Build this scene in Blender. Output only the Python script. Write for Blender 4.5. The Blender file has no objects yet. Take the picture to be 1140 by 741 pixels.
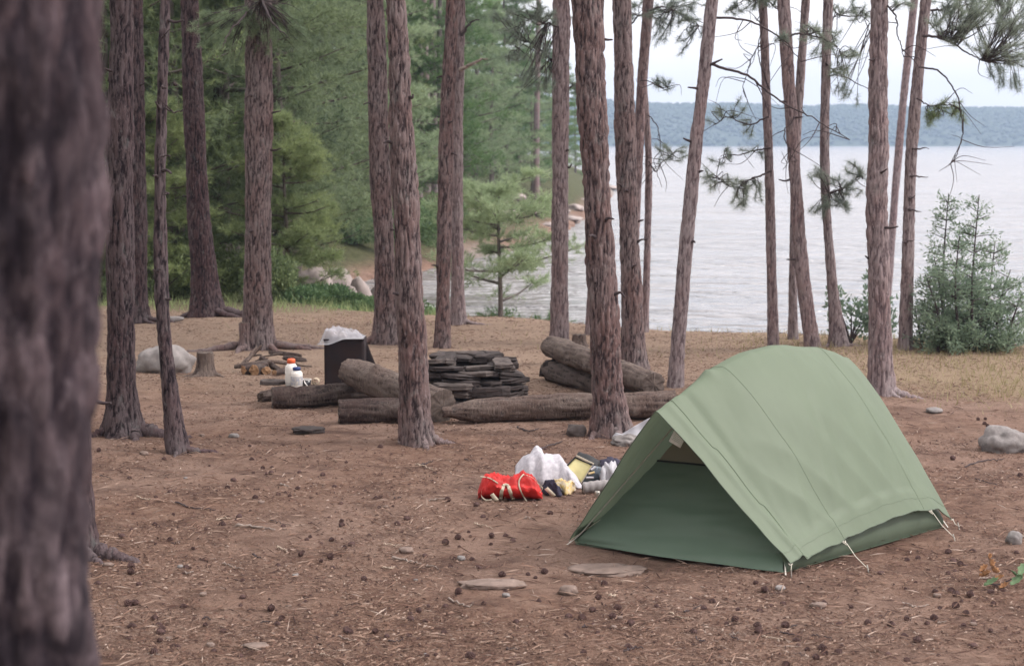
import bpy, math, random
import numpy as np
from mathutils import Vector, noise as mnoise

random.seed(7)
RNG = np.random.default_rng(7)
scene = bpy.context.scene
COL = scene.collection
R = math.radians
PI = math.pi

# ------------------------------------------------------------------ camera
F_PX, CX, CY = 2100.0, 570.0, 370.5
CAM = Vector((0, 0, 2.6))
PITCH = math.atan((CY - 157) / F_PX)
FW = Vector((0, math.cos(PITCH), -math.sin(PITCH)))
UP = Vector((0, math.sin(PITCH), math.cos(PITCH)))
cam_data = bpy.data.cameras.new('camera')
cam = bpy.data.objects.new('camera', cam_data)
COL.objects.link(cam)
cam.location = CAM
cam.rotation_euler = (math.pi / 2 - PITCH, 0, 0)
cam_data.sensor_width = 36
cam_data.lens = 36 * F_PX / 1140
cam_data.clip_end = 6000
cam_data.clip_start = 0.1
cam_data.dof.use_dof = True
cam_data.dof.focus_distance = 13.5
cam_data.dof.aperture_fstop = 4.2
scene.camera = cam


def ray(px, py):
    return FW + Vector(((px - CX) / F_PX, 0, 0)) + UP * ((CY - py) / F_PX)


def at(px, py, Y):
    d = ray(px, py)
    return CAM + d * (Y / d.y)


# ------------------------------------------------------------------ value noise
def _hash(ix, iy, s):
    n = (ix.astype(np.int64) * 374761393 + iy.astype(np.int64) * 668265263 + s * 1442695041) & 0x7fffffff
    n = ((n ^ (n >> 13)) * 1274126177) & 0x7fffffff
    return ((n ^ (n >> 16)) & 0xffff) / 65535.0


def vn(x, y, s=0):
    x = np.asarray(x, float); y = np.asarray(y, float)
    ix = np.floor(x); iy = np.floor(y)
    fx = x - ix; fy = y - iy
    fx = fx * fx * (3 - 2 * fx); fy = fy * fy * (3 - 2 * fy)
    a = _hash(ix, iy, s); b = _hash(ix + 1, iy, s); c = _hash(ix, iy + 1, s); d = _hash(ix + 1, iy + 1, s)
    return (a * (1 - fx) + b * fx) * (1 - fy) + (c * (1 - fx) + d * fx) * fy - 0.5


# ------------------------------------------------------------------ terrain
SHORE = np.array([(2500, 14), (60, 23), (20, 24.8), (10, 26.6), (7, 28.4), (4, 30.2), (1, 31.6), (-0.8, 33.2), (-2.0, 37),
                  (-3.0, 42), (-4.6, 46), (-5.0, 50), (-3.6, 54), (-2.2, 58), (0, 68), (2.5, 84), (4.6, 104), (7.5, 140), (9.0, 175),
                  (4, 200), (-30, 240), (-200, 330), (-2500, 500), (-2500, -60), (2500, -60)], float)
WATER_Z = -1.3


def shore_dist(x, y):
    x = np.asarray(x, float); y = np.asarray(y, float)
    d2 = np.full(x.shape, 1e18)
    inside = np.zeros(x.shape, bool)
    n = len(SHORE)
    for i in range(n):
        ax, ay = SHORE[i]; bx, by = SHORE[(i + 1) % n]
        ex, ey = bx - ax, by - ay
        t = np.clip(((x - ax) * ex + (y - ay) * ey) / (ex * ex + ey * ey), 0, 1)
        dd = (x - ax - t * ex) ** 2 + (y - ay - t * ey) ** 2
        d2 = np.minimum(d2, dd)
        if ay != by:
            c = ((ay > y) != (by > y)) & (x < (bx - ax) * (y - ay) / (by - ay) + ax)
            inside ^= c
    return np.where(inside, 1, -1) * np.sqrt(d2)


def sstep(a, b, v):
    t = np.clip((v - a) / (b - a), 0, 1)
    return t * t * (3 - 2 * t)


def H(x, y):
    x = np.asarray(x, float); y = np.asarray(y, float)
    sd = shore_dist(x, y)
    wob = vn(x * .35, y * .35, 3) * 1.2
    k = sstep(-0.3, 4.6, sd + wob * np.clip(np.abs(sd) / 3, 0, 1))
    land = 1.3 * k
    pen = sstep(50, 75, y) * sstep(-2, 25, sd) * 4.5
    under = -np.clip(-sd, 0, 40) * 0.05 * (sd < 0) - 0.12 * (sd < 0)
    bumps = vn(x * .45, y * .45, 1) * .10 + vn(x * 1.4, y * 1.4, 2) * .035 + vn(x * 5, y * 5, 5) * .014
    near = np.clip(1 - np.hypot(x, y - 5) / 12, 0, 1) * 0
    return WATER_Z + land + pen + under + bumps * (sd > -2) + near


def h1(x, y):
    return float(H(np.array([x]), np.array([y]))[0])


def G(px, py, dz=0.0):
    """the point of the ground under a line of sight"""
    d = ray(px, py)
    z = 0.0
    p = CAM
    for _ in range(12):
        t = (z - CAM.z) / d.z
        p = CAM + d * t
        z = h1(p.x, p.y) + dz
    return p


# ------------------------------------------------------------------ mesh helpers
class MB:
    def __init__(self):
        self.V = []; self.F = []; self.n = 0

    def add(self, V, F):
        V = np.asarray(V, float).reshape(-1, 3)
        F = np.asarray(F, int)
        if len(F):
            self.F.append(F + self.n)
        self.V.append(V); self.n += len(V)
        return self

    def verts(self):
        return np.concatenate(self.V) if self.V else np.zeros((0, 3))

    def mesh(self, name, off=(0, 0, 0)):
        me = bpy.data.meshes.new(name)
        V = self.verts() - np.asarray(off, float)
        me.vertices.add(len(V))
        me.vertices.foreach_set('co', V.astype(np.float32).ravel())
        loops = np.concatenate([f.ravel() for f in self.F])
        tot = np.concatenate([np.full(len(f), f.shape[1]) for f in self.F])
        start = np.concatenate([[0], np.cumsum(tot)[:-1]])
        me.loops.add(len(loops)); me.loops.foreach_set('vertex_index', loops.astype(np.int32))
        me.polygons.add(len(tot))
        me.polygons.foreach_set('loop_start', start.astype(np.int32))
        me.polygons.foreach_set('loop_total', tot.astype(np.int32))
        me.update(calc_edges=True)
        return me


def shade(me, smooth=True):
    me.polygons.foreach_set('use_smooth', np.full(len(me.polygons), smooth))


def tag(o, label=None, cat=None, group=None, kind=None):
    if label: o['label'] = label
    if cat: o['category'] = cat
    if group: o['group'] = group
    if kind: o['kind'] = kind
    return o


def thing(name, label, cat, loc, group=None):
    o = bpy.data.objects.new(name, None); COL.objects.link(o)
    o.location = loc; o.empty_display_size = .1
    return tag(o, label, cat, group)


def root_loc(o):
    p = Vector((0, 0, 0))
    while o is not None:
        p = p + Vector(o.location); o = o.parent
    return p


def build(name, mb, mat, parent=None, smooth=True, loc=None, attr=None):
    """link one mesh object; vertices are given in world space"""
    off = root_loc(parent) if parent is not None else Vector(loc or (0, 0, 0))
    me = mb.mesh(name, off)
    shade(me, smooth)
    if attr is not None:
        a = me.attributes.new(attr[0], 'FLOAT', 'POINT')
        a.data.foreach_set('value', np.asarray(attr[1], np.float32))
    me.materials.append(mat)
    o = bpy.data.objects.new(name, me); COL.objects.link(o)
    if parent is not None: o.parent = parent
    else: o.location = off
    return o


def frame_path(P):
    P = np.asarray(P, float)
    T = np.gradient(P, axis=0)
    T /= np.linalg.norm(T, axis=1, keepdims=True) + 1e-12
    ref = np.array([0, 0, 1.0]) if abs(T[0][2]) < .9 else np.array([1.0, 0, 0])
    N = np.zeros_like(P)
    n = ref - T[0] * (ref @ T[0]); n /= np.linalg.norm(n)
    for i in range(len(P)):
        n = n - T[i] * (n @ T[i]); n /= np.linalg.norm(n) + 1e-12
        N[i] = n
    return P, T, N, np.cross(T, N)


def tube(P, r, n=8, cap=True, prof=None):
    P, T, N, B = frame_path(P)
    m = len(P)
    r = np.broadcast_to(np.asarray(r, float), (m,))
    a = np.arange(n) * 2 * math.pi / n
    rr = r[:, None] * (prof if prof is not None else 1.0)
    V = P[:, None, :] + N[:, None, :] * (np.cos(a) * rr)[:, :, None] + B[:, None, :] * (np.sin(a) * rr)[:, :, None]
    V = V.reshape(-1, 3)
    i = np.arange(m - 1)[:, None] * n; j = np.arange(n)[None, :]; k = (j + 1) % n
    F = np.stack([i + j, i + k, i + n + k, i + n + j], -1).reshape(-1, 4)
    mb = MB().add(V, F)
    if cap:
        V2 = np.vstack([V[:n], P[:1]]); V3 = np.vstack([V[-n:], P[-1:]])
        t = np.stack([(np.arange(n) + 1) % n, np.arange(n), np.full(n, n)], -1)
        mb.add(V2, t); mb.add(V3, t[:, ::-1])
    return mb


def join(*mbs):
    out = MB()
    for m in mbs:
        base = out.n
        for f in m.F: out.F.append(f + base)
        out.V.append(m.verts()); out.n += m.n
    return out


def spline(pts, n):
    """Catmull-Rom through points of any dimension"""
    P = np.asarray(pts, float)
    if len(P) == 2:
        t = np.linspace(0, 1, n)[:, None]
        return P[0] * (1 - t) + P[1] * t
    Q = np.vstack([2 * P[0] - P[1], P, 2 * P[-1] - P[-2]])
    out = []
    for u in np.linspace(0, len(P) - 1, n):
        i = min(int(u), len(P) - 2); t = u - i
        a, b, c, d = Q[i:i + 4]
        out.append(.5 * (2 * b + (c - a) * t + (2 * a - 5 * b + 4 * c - d) * t * t + (3 * b - 3 * c + d - a) * t ** 3))
    return np.array(out)


def boxmb(c, s, rot=None, bev=.0):
    """bevelled box: centre, size, 3x3 rotation"""
    s = np.asarray(s, float) / 2
    b = min(bev, s.min() * .45)
    if b <= 0:
        V = np.array([(x, y, z) for x in (-1, 1) for y in (-1, 1) for z in (-1, 1)], float) * s
        F4 = [(0, 1, 3, 2), (4, 6, 7, 5), (0, 4, 5, 1), (2, 3, 7, 6), (0, 2, 6, 4), (1, 5, 7, 3)]
        mb_v, mb_q, mb_t = V, F4, []
    else:
        V = []; idx = {}
        for x in (-1, 1):
            for y in (-1, 1):
                for z in (-1, 1):
                    sg = np.array((x, y, z), float)
                    for ax in range(3):
                        v = sg * (s - b); v[ax] = sg[ax] * s[ax]
                        idx[(x, y, z, ax)] = len(V); V.append(v)
        V = np.array(V); mb_q = []; mb_t = []
        for ax in range(3):
            u, w = [a for a in range(3) if a != ax]
            for sg in (-1, 1):
                q = []
                for (p, r_) in ((-1, -1), (1, -1), (1, 1), (-1, 1)):
                    k = [0, 0, 0]; k[ax] = sg; k[u] = p; k[w] = r_
                    q.append(idx[(*k, ax)])
                mb_q.append(q)
        for ax in range(3):
            u, w = [a for a in range(3) if a != ax]
            for p in (-1, 1):
                for r_ in (-1, 1):
                    k1 = [0, 0, 0]; k1[u] = p; k1[w] = r_; k1[ax] = -1
                    k2 = list(k1); k2[ax] = 1
                    mb_q.append([idx[(*k1, u)], idx[(*k2, u)], idx[(*k2, w)], idx[(*k1, w)]])
        for x in (-1, 1):
            for y in (-1, 1):
                for z in (-1, 1):
                    mb_t.append([idx[(x, y, z, a)] for a in range(3)])
        mb_v = V
    if rot is not None: mb_v = mb_v @ np.asarray(rot).T
    mb = MB().add(mb_v + np.asarray(c, float), mb_q)
    if len(mb_t): mb.add(np.zeros((0, 3)), np.array(mb_t) - mb.n) if False else mb.F.append(np.array(mb_t))
    return mb


def rotz(a):
    c, s = math.cos(a), math.sin(a)
    return np.array([[c, -s, 0], [s, c, 0], [0, 0, 1.0]])


def rotx(a):
    c, s = math.cos(a), math.sin(a)
    return np.array([[1.0, 0, 0], [0, c, -s], [0, s, c]])


def roty(a):
    c, s = math.cos(a), math.sin(a)
    return np.array([[c, 0, s], [0, 1.0, 0], [-s, 0, c]])


_ico = {}


def ico(sub):
    if sub not in _ico:
        import bmesh
        bm = bmesh.new(); bmesh.ops.create_icosphere(bm, subdivisions=sub, radius=1)
        _ico[sub] = (np.array([v.co[:] for v in bm.verts]), np.array([[v.index for v in f.verts] for f in bm.faces]))
        bm.free()
    return _ico[sub]


def rock(c, size, seed, sub=3, rough=.35, rot=0, flat=1.0):
    V, F = ico(sub)
    out = []
    o = Vector((seed * 7.1, seed * 3.3, seed * 1.7))
    for v in V:
        p = Vector(v)
        d, _ = mnoise.voronoi(p * 1.1 + o)
        k = 1 + rough * (d[1] - d[0] - .35) + rough * .5 * mnoise.noise(p * 2.3 + o) + rough * .25 * mnoise.noise(p * 6 + o)
        q = p * k
        if flat < 1: q.z = math.copysign(min(abs(q.z), flat + .06 * mnoise.noise(p * 3 + o)), q.z)
        out.append(q[:])
    out = np.array(out) * np.asarray(size)
    return MB().add(out @ rotz(rot).T + np.asarray(c), F)


def lathe(c, prof, n=20):
    """prof: (radius, z) pairs"""
    prof = np.asarray(prof, float)
    a = np.arange(n) * 2 * math.pi / n
    V = np.stack([prof[:, :1] * np.cos(a), prof[:, :1] * np.sin(a), np.repeat(prof[:, 1:], n, 1)], -1).reshape(-1, 3)
    m = len(prof)
    i = np.arange(m - 1)[:, None] * n; j = np.arange(n)[None, :]; k = (j + 1) % n
    F = np.stack([i + j, i + k, i + n + k, i + n + j], -1).reshape(-1, 4)
    return MB().add(V + np.asarray(c), F)


def grid(P):
    """P: (m, n, 3) array of points -> quads"""
    P = np.asarray(P, float); m, n = P.shape[:2]
    i = np.arange(m - 1)[:, None] * n; j = np.arange(n - 1)[None, :]
    F = np.stack([i + j, i + j + 1, i + n + j + 1, i + n + j], -1).reshape(-1, 4)
    return MB().add(P.reshape(-1, 3), F)


def shell(P, th):
    """grid with thickness th along its normals"""
    P = np.asarray(P, float)
    du = np.gradient(P, axis=0); dv = np.gradient(P, axis=1)
    N = np.cross(du, dv); N /= np.linalg.norm(N, axis=-1, keepdims=True) + 1e-9
    A = P + N * th / 2; B = P - N * th / 2
    m, n = P.shape[:2]
    g1 = grid(A); g2 = grid(B); g2.F = [f[:, ::-1] for f in g2.F]
    mb = join(g1, g2); o = m * n
    idx = np.arange(m * n).reshape(m, n)
    for e in (idx[0], idx[-1][::-1], idx[:, -1], idx[:, 0][::-1]):
        mb.F.append(np.stack([e[1:], e[:-1], e[:-1] + o, e[1:] + o], -1))
    return mb


# ------------------------------------------------------------------ materials
def new_mat(name):
    m = bpy.data.materials.new(name); m.use_nodes = True
    nt = m.node_tree
    b = nt.nodes['Principled BSDF']
    return m, nt, b


class NT:
    def __init__(s, nt): s.nt = nt

    def n(s, t, **kw):
        nd = s.nt.nodes.new(t)
        for k, v in kw.items():
            if k.startswith('i_'):
                nd.inputs[k[2:].replace('_', ' ')].default_value = v
            else: setattr(nd, k, v)
        return nd

    def l(s, a, b): s.nt.links.new(a, b)

    def coord(s, kind='Object', scale=(1, 1, 1)):
        tc = s.n('ShaderNodeTexCoord')
        mp = s.n('ShaderNodeMapping'); mp.inputs['Scale'].default_value = scale
        s.l(tc.outputs[kind], mp.inputs['Vector'])
        return mp.outputs['Vector']

    def noise(s, vec, scale, detail=4, rough=.6, dist=0):
        nd = s.n('ShaderNodeTexNoise')
        nd.inputs['Scale'].default_value = scale; nd.inputs['Detail'].default_value = detail
        nd.inputs['Roughness'].default_value = rough; nd.inputs['Distortion'].default_value = dist
        if vec is not None: s.l(vec, nd.inputs['Vector'])
        return nd.outputs['Fac']

    def ramp(s, fac, stops):
        nd = s.n('ShaderNodeValToRGB')
        cr = nd.color_ramp
        while len(cr.elements) < len(stops): cr.elements.new(.5)
        for e, (p, c) in zip(cr.elements, stops):
            e.position = p; e.color = (*c, 1) if len(c) == 3 else c
        s.l(fac, nd.inputs['Fac'])
        return nd.outputs['Color']

    def mix(s, fac, a, b, mode='MIX'):
        nd = s.n('ShaderNodeMix', data_type='RGBA', blend_type=mode)
        for inp, v in ((nd.inputs[0], fac), (nd.inputs[6], a), (nd.inputs[7], b)):
            if isinstance(v, (int, float)): inp.default_value = v
            elif isinstance(v, tuple): inp.default_value = (*v, 1) if len(v) == 3 else v
            else: s.l(v, inp)
        return nd.outputs[2]

    def math(s, op, a, b=0.0, clamp=False):
        nd = s.n('ShaderNodeMath', operation=op, use_clamp=clamp)
        for inp, v in ((nd.inputs[0], a), (nd.inputs[1], b)):
            if isinstance(v, (int, float)): inp.default_value = v
            else: s.l(v, inp)
        return nd.outputs[0]

    def bump(s, h, strength=.5, dist=.01, normal=None):
        nd = s.n('ShaderNodeBump'); nd.inputs['Strength'].default_value = strength; nd.inputs['Distance'].default_value = dist
        s.l(h, nd.inputs['Height'])
        if normal is not None: s.l(normal, nd.inputs['Normal'])
        return nd.outputs['Normal']

    def attr(s, name):
        return s.n('ShaderNodeAttribute', attribute_name=name).outputs['Fac']


def simple(name, col, rough=.8, var=.25, scale=20, bump=.3, bdist=.004, trans=0.0, spec=.3, metal=0.0, stretch=(1, 1, 1), col2=None):
    m, nt, b = new_mat(name); g = NT(nt)
    v = g.coord('Object', stretch)
    f = g.noise(v, scale, 5, .65)
    c2 = col2 or tuple(c * (1 - var) for c in col)
    c1 = tuple(min(1, c * (1 + var)) for c in col) if col2 is None else col
    c = g.ramp(f, [(.3, c2), (.7, c1)])
    g.l(c, b.inputs['Base Color'])
    b.inputs['Roughness'].default_value = rough; b.inputs['Metallic'].default_value = metal
    b.inputs['Specular IOR Level'].default_value = spec
    if bump: g.l(g.bump(g.noise(v, scale * 2.3, 5, .7), bump, bdist), b.inputs['Normal'])
    if trans:
        tr = g.n('ShaderNodeBsdfTranslucent'); g.l(c, tr.inputs['Color'])
        mx = g.n('ShaderNodeMixShader'); mx.inputs[0].default_value = trans
        g.l(b.outputs[0], mx.inputs[1]); g.l(tr.outputs[0], mx.inputs[2])
        g.l(mx.outputs[0], nt.nodes['Material Output'].inputs['Surface'])
    return m


def bark_mat(name, red, grey, dark, lichen=.25, blotch=False):
    m, nt, b = new_mat(name); g = NT(nt)
    v = g.coord('Object', (1, 1, .30))
    v3 = g.coord('Object', (1, 1, .5))
    plate = g.attr('plate')
    f1 = g.noise(v, 38, 6, .7, .5)
    f2 = g.noise(v3, 3.0, 5, .65)
    oi = g.n('ShaderNodeObjectInfo')
    f2 = g.math('ADD', f2, g.math('MULTIPLY', g.math('SUBTRACT', oi.outputs['Random'], .5), .22))
    base = g.mix(g.ramp(f2, [(.35, (0, 0, 0)), (.68, (1, 1, 1))]), red, grey)
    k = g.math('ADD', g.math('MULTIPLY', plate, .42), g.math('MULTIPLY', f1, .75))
    c = g.mix(g.ramp(k, [(.40, (0, 0, 0)), (.60, (1, 1, 1))]), dark, base)  # bark's own dark furrows, deepened with occlusion put into the colour
    f3 = g.noise(v, 60, 4, .7)
    c = g.mix(g.math('MULTIPLY', g.ramp(f3, [(.54, (0, 0, 0)), (.7, (1, 1, 1))]), .65), c, tuple(x * 1.7 for x in grey))
    fl = g.noise(v3, 9, 6, .75)
    c = g.mix(g.math('MULTIPLY', g.ramp(fl, [(.57, (0, 0, 0)), (.68, (1, 1, 1))]), lichen), c, (.26, .27, .26))
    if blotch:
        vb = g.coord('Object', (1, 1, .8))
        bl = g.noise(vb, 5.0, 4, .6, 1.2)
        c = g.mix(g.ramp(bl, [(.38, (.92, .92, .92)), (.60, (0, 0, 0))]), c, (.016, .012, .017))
    g.l(c, b.inputs['Base Color'])
    b.inputs['Roughness'].default_value = .9; b.inputs['Specular IOR Level'].default_value = .15
    hgt = g.math('ADD', f1, g.math('MULTIPLY', f3, .5))
    g.l(g.bump(hgt, .9, .012), b.inputs['Normal'])
    return m


def leaf_mat(name, dark, light, trans=.3, scale=.9, brown=0.0):
    m, nt, b = new_mat(name); g = NT(nt)
    geo = g.n('ShaderNodeNewGeometry')
    oi = g.n('ShaderNodeObjectInfo')
    v = g.coord('Object')
    f = g.noise(v, scale, 3, .6)
    f = g.math('ADD', g.math('MULTIPLY', f, .7), g.math('MULTIPLY', geo.outputs['Random Per Island'], .35))
    f = g.math('ADD', f, g.math('MULTIPLY', g.math('SUBTRACT', oi.outputs['Random'], .5), .35))
    c = g.ramp(f, [(.25, dark), (.85, light)])
    if brown:
        c = g.mix(g.math('GREATER_THAN', geo.outputs['Random Per Island'], 1 - brown), c, (.2, .12, .05))
    g.l(c, b.inputs['Base Color'])
    b.inputs['Roughness'].default_value = .55; b.inputs['Specular IOR Level'].default_value = .35
    tr = g.n('ShaderNodeBsdfTranslucent'); g.l(c, tr.inputs['Color'])
    mx = g.n('ShaderNodeMixShader'); mx.inputs[0].default_value = trans
    g.l(b.outputs[0], mx.inputs[1]); g.l(tr.outputs[0], mx.inputs[2])
    g.l(mx.outputs[0], nt.nodes['Material Output'].inputs['Surface'])
    return m


def ground_mat():
    m, nt, b = new_mat('needle_duff_soil'); g = NT(nt)
    v = g.coord('Object')
    big = g.noise(v, .55, 5, .6)
    mid = g.noise(v, 5, 6, .7, .4)
    fine = g.noise(v, 60, 6, .75, 1.0)
    fine2 = g.noise(v, 170, 4, .7)
    patch = g.noise(v, 1.7, 6, .72, .6)
    c = g.ramp(mid, [(.30, (.092, .052, .040)), (.48, (.204, .119, .088)), (.72, (.295, .194, .148))])
    c = g.mix(g.ramp(big, [(.38, (0, 0, 0)), (.62, (.8, .8, .8))]), c, (.285, .190, .152))
    c = g.mix(g.ramp(patch, [(.36, (.75, .75, .75)), (.52, (0, 0, 0))]), c, (.082, .045, .036))
    c = g.mix(g.ramp(fine, [(.34, (.95, .95, .95)), (.48, (0, 0, 0))]), c, (.050, .028, .024))
    c = g.mix(g.ramp(fine2, [(.56, (0, 0, 0)), (.72, (.6, .6, .6))]), c, (.44, .32, .25))
    gr = g.attr('grass')
    gn = g.math('ADD', gr, g.math('MULTIPLY', g.math('SUBTRACT', g.noise(v, 2.5, 5, .7), .5), .8))
    c = g.mix(g.ramp(gn, [(.35, (0, 0, 0)), (.8, (.55, .55, .55))]), c, g.ramp(fine, [(.3, (.17, .13, .055)), (.7, (.36, .30, .15))]))
    c = g.mix(g.math('MULTIPLY', g.attr('tan'), .7), c, g.ramp(fine, [(.3, (.16, .105, .075)), (.55, (.36, .265, .20)), (.8, (.46, .36, .28))]))
    woods_floor = g.attr('forest')  # darker green floor under the woods
    c = g.mix(woods_floor, c, g.ramp(mid, [(.3, (.035, .042, .020)), (.7, (.095, .100, .050))]))
    rk = g.attr('rock')
    c = g.mix(rk, c, g.ramp(mid, [(.3, (.13, .115, .105)), (.7, (.32, .28, .26))]))
    g.l(c, b.inputs['Base Color'])
    b.inputs['Roughness'].default_value = .95; b.inputs['Specular IOR Level'].default_value = .1
    hh = g.math('ADD', g.math('MULTIPLY', fine, .6), g.math('ADD', g.math('MULTIPLY', mid, 1.2), g.math('MULTIPLY', fine2, .25)))
    g.l(g.bump(hh, 1.0, .035), b.inputs['Normal'])
    return m


def water_mat():
    m, nt, b = new_mat('lake_water'); g = NT(nt)
    w1 = g.noise(g.coord('Object', (.5, 1.2, 1)), 1.8, 3, .6, .5)
    w2 = g.noise(g.coord('Object', (.36, .62, 1)), 1.0, 4, .65, .5)
    w3 = g.noise(g.coord('Object', (.085, .16, 1)), 1.0, 4, .7, .4)
    hh = g.math('ADD', g.math('MULTIPLY', w1, .10), g.math('ADD', g.math('MULTIPLY', w2, .95), g.math('MULTIPLY', w3, 3.4)))
    b.inputs['Base Color'].default_value = (.25, .238, .245, 1)
    b.inputs['Roughness'].default_value = .16
    b.inputs['IOR'].default_value = 1.333
    b.inputs['Specular IOR Level'].default_value = .9
    lane = g.noise(g.coord('Object', (.012, .05, 1)), 1.0, 4, .6, .6)
    hh = g.math('MULTIPLY', hh, g.math('ADD', .35, g.math('MULTIPLY', lane, 1.3)))
    g.l(g.bump(hh, 1.0, 1.0), b.inputs['Normal'])
    return m


M = {}
M['ground'] = ground_mat()
M['water'] = water_mat()
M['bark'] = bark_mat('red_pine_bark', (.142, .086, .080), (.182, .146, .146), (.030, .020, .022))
M['bark_dark'] = bark_mat('shade_toned_pine_bark', (.075, .044, .046), (.105, .082, .086), (.015, .010, .013), .3)  # forest shade on the left trunks is put into this darker colour
M['bark_near'] = bark_mat('blotched_pine_bark', (.108, .074, .082), (.165, .13, .142), (.030, .021, .028), .05, True)  # near trunk's shade is put into the dark colour; blotches are bark stains
M['bark_grey'] = bark_mat('grey_pine_bark', (.205, .140, .138), (.255, .212, .215), (.085, .060, .064))  # haze and flare over the lakeside trunks lighten this bark colour
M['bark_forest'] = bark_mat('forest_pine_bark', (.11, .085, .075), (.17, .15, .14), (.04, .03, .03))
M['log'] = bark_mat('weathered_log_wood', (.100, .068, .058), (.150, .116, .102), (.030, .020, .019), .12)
M['log_dark'] = bark_mat('dark_log_wood', (.052, .034, .031), (.092, .070, .063), (.015, .011, .011), .12)  # darker brown log wood
M['cut'] = simple('sawn_log_end', (.10, .075, .065), .9, .4, 30, .5)
M['splinter'] = simple('bleached_splinter', (.36, .28, .22), .85, .3, 24, .3)
M['cut_pale'] = simple('pale_split_wood', (.30, .175, .10), .85, .35, 24, .4, stretch=(1, 1, .3))
M['twig'] = simple('dead_twig_wood', (.055, .040, .042), .9, .3, 30, .4)
M['stick'] = simple('grey_stick_wood', (.24, .19, .165), .9, .4, 30, .4, stretch=(1, 1, 1))
M['n_dark'] = leaf_mat('dark_pine_needles', (.095, .135, .088), (.275, .335, .185), .5)
M['n_mid'] = leaf_mat('pine_needles', (.130, .175, .088), (.385, .445, .205), .5)
M['n_bright'] = leaf_mat('bright_pine_needles', (.075, .145, .060), (.22, .32, .12), .4)
M['n_lake'] = leaf_mat('lakeside_pine_needles', (.150, .185, .160), (.31, .35, .275), .55)  # lighter, greyer needles with haze and flare put into the colour
M['n_pale'] = leaf_mat('lightened_pine_needles', (.190, .255, .155), (.42, .50, .30), .5)  # haze and sunlight painted in as a paler needle colour
M['cedar'] = leaf_mat('cedar_sprays', (.120, .175, .135), (.28, .355, .245), .5)
M['bush'] = leaf_mat('bush_leaves', (.085, .15, .070), (.235, .33, .15), .35, 1.5)
M['grass'] = leaf_mat('dry_grass', (.22, .185, .085), (.44, .38, .22), .3, 2)
M['far'] = leaf_mat('far_woods', (.020, .038, .024), (.055, .085, .040), .1, .02)
M['litter'] = None


def litter_mat():
    m, nt, b = new_mat('needle_litter'); g = NT(nt)
    geo = g.n('ShaderNodeNewGeometry')
    c = g.ramp(geo.outputs['Random Per Island'], [(0, (.045, .026, .024)), (.35, (.13, .072, .055)), (.70, (.22, .135, .10)), (.95, (.30, .21, .165)), (1, (.42, .33, .28))])
    g.l(c, b.inputs['Base Color']); b.inputs['Roughness'].default_value = .85
    b.inputs['Specular IOR Level'].default_value = .2
    return m


M['litter'] = litter_mat()
M['cone'] = simple('pine_cone_scales', (.085, .048, .044), .9, .5, 60, .4)
M['rock_pale'] = simple('pale_granite', (.235, .21, .205), .9, .3, 9, .6, .01)
M['rock_dusty'] = simple('dusty_brown_stone', (.185, .135, .115), .95, .35, 12, .6, .01)
M['rock_grey'] = simple('grey_granite', (.195, .175, .17), .9, .4, 14, .6, .01)
M['rock_pink'] = simple('pink_shore_rock', (.30, .25, .235), .9, .35, 2.0, .6, .03)
M['slate'] = simple('sooty_slate', (.045, .034, .033), .8, .55, 9, .7, .012, stretch=(1, 1, 3))
M['slate_pale'] = simple('weathered_slate', (.092, .073, .068), .85, .45, 9, .7, .012, stretch=(1, 1, 3))
M['soot'] = simple('soot', (.016, .014, .015), .95, .3, 10, .3)
M['steel'] = simple('rusty_blackened_steel', (.036, .021, .019), .8, .5, 7, .3, .004, spec=.12, col2=(.026, .022, .026))
M['bag'] = None


def plastic_mat():
    m, nt, b = new_mat('thin_clear_plastic'); g = NT(nt)
    b.inputs['Base Color'].default_value = (.50, .48, .52, 1); b.inputs['Roughness'].default_value = .22
    tr = g.n('ShaderNodeBsdfTransparent')
    mx = g.n('ShaderNodeMixShader'); mx.inputs[0].default_value = .5
    g.l(b.outputs[0], mx.inputs[1]); g.l(tr.outputs[0], mx.inputs[2])
    g.l(mx.outputs[0], nt.nodes['Material Output'].inputs['Surface'])
    return m


M['bag'] = plastic_mat()
M['sheet'] = simple('white_plastic_sheet', (.50, .485, .52), .35, .08, 6, .1, .004, .2)
M['towel'] = simple('white_towelling', (.58, .55, .585), .95, .1, 32, .6, .006, 0, .3, 0, (1, 1, 1), (.36, .34, .38))
M['grey_spot'] = simple('yellow_patterned_cloth', (.55, .36, .06), .9, .2, 34, .2, .004, 0, .3, 0, (1, 1, 1), (.50, .46, .44))
M['red'] = simple('red_nylon', (.50, .022, .020), .5, .3, 7, .25, .006, .08)
M['strap'] = simple('cream_webbing', (.50, .43, .34), .8, .12, 60, .2, .002)
M['yellow'] = simple('pale_yellow_vinyl', (.66, .58, .29), .5, .1, 12, .1)
M['black'] = simple('black_webbing', (.022, .022, .024), .6, .3, 30, .2)
M['navy'] = simple('dark_blue_knit', (.040, .036, .060), .95, .5, 40, .8, .01)
M['grey_cloth'] = simple('grey_foam_pad', (.26, .235, .235), .8, .15, 20, .2)
M['vinyl'] = simple('clear_grey_vinyl', (.10, .125, .15), .12, .7, 11, .3, .02, spec=.8)
M['white'] = simple('white_plastic', (.78, .73, .69), .4, .06, 12, 0)
M['orange'] = simple('orange_red_cap', (.72, .13, .05), .4, .1, 12, 0)
M['blue'] = simple('dark_blue_cap', (.03, .05, .16), .4, .1, 12, 0)
M['label'] = simple('printed_bottle_label', (.70, .62, .52), .5, .25, 55, 0, col2=(.20, .24, .36))
M['tan'] = simple('tan_paper', (.50, .40, .30), .8, .15, 20, .2)
M['enamel'] = simple('black_enamel', (.03, .03, .035), .25, .2, 20, 0, spec=.6)
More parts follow.
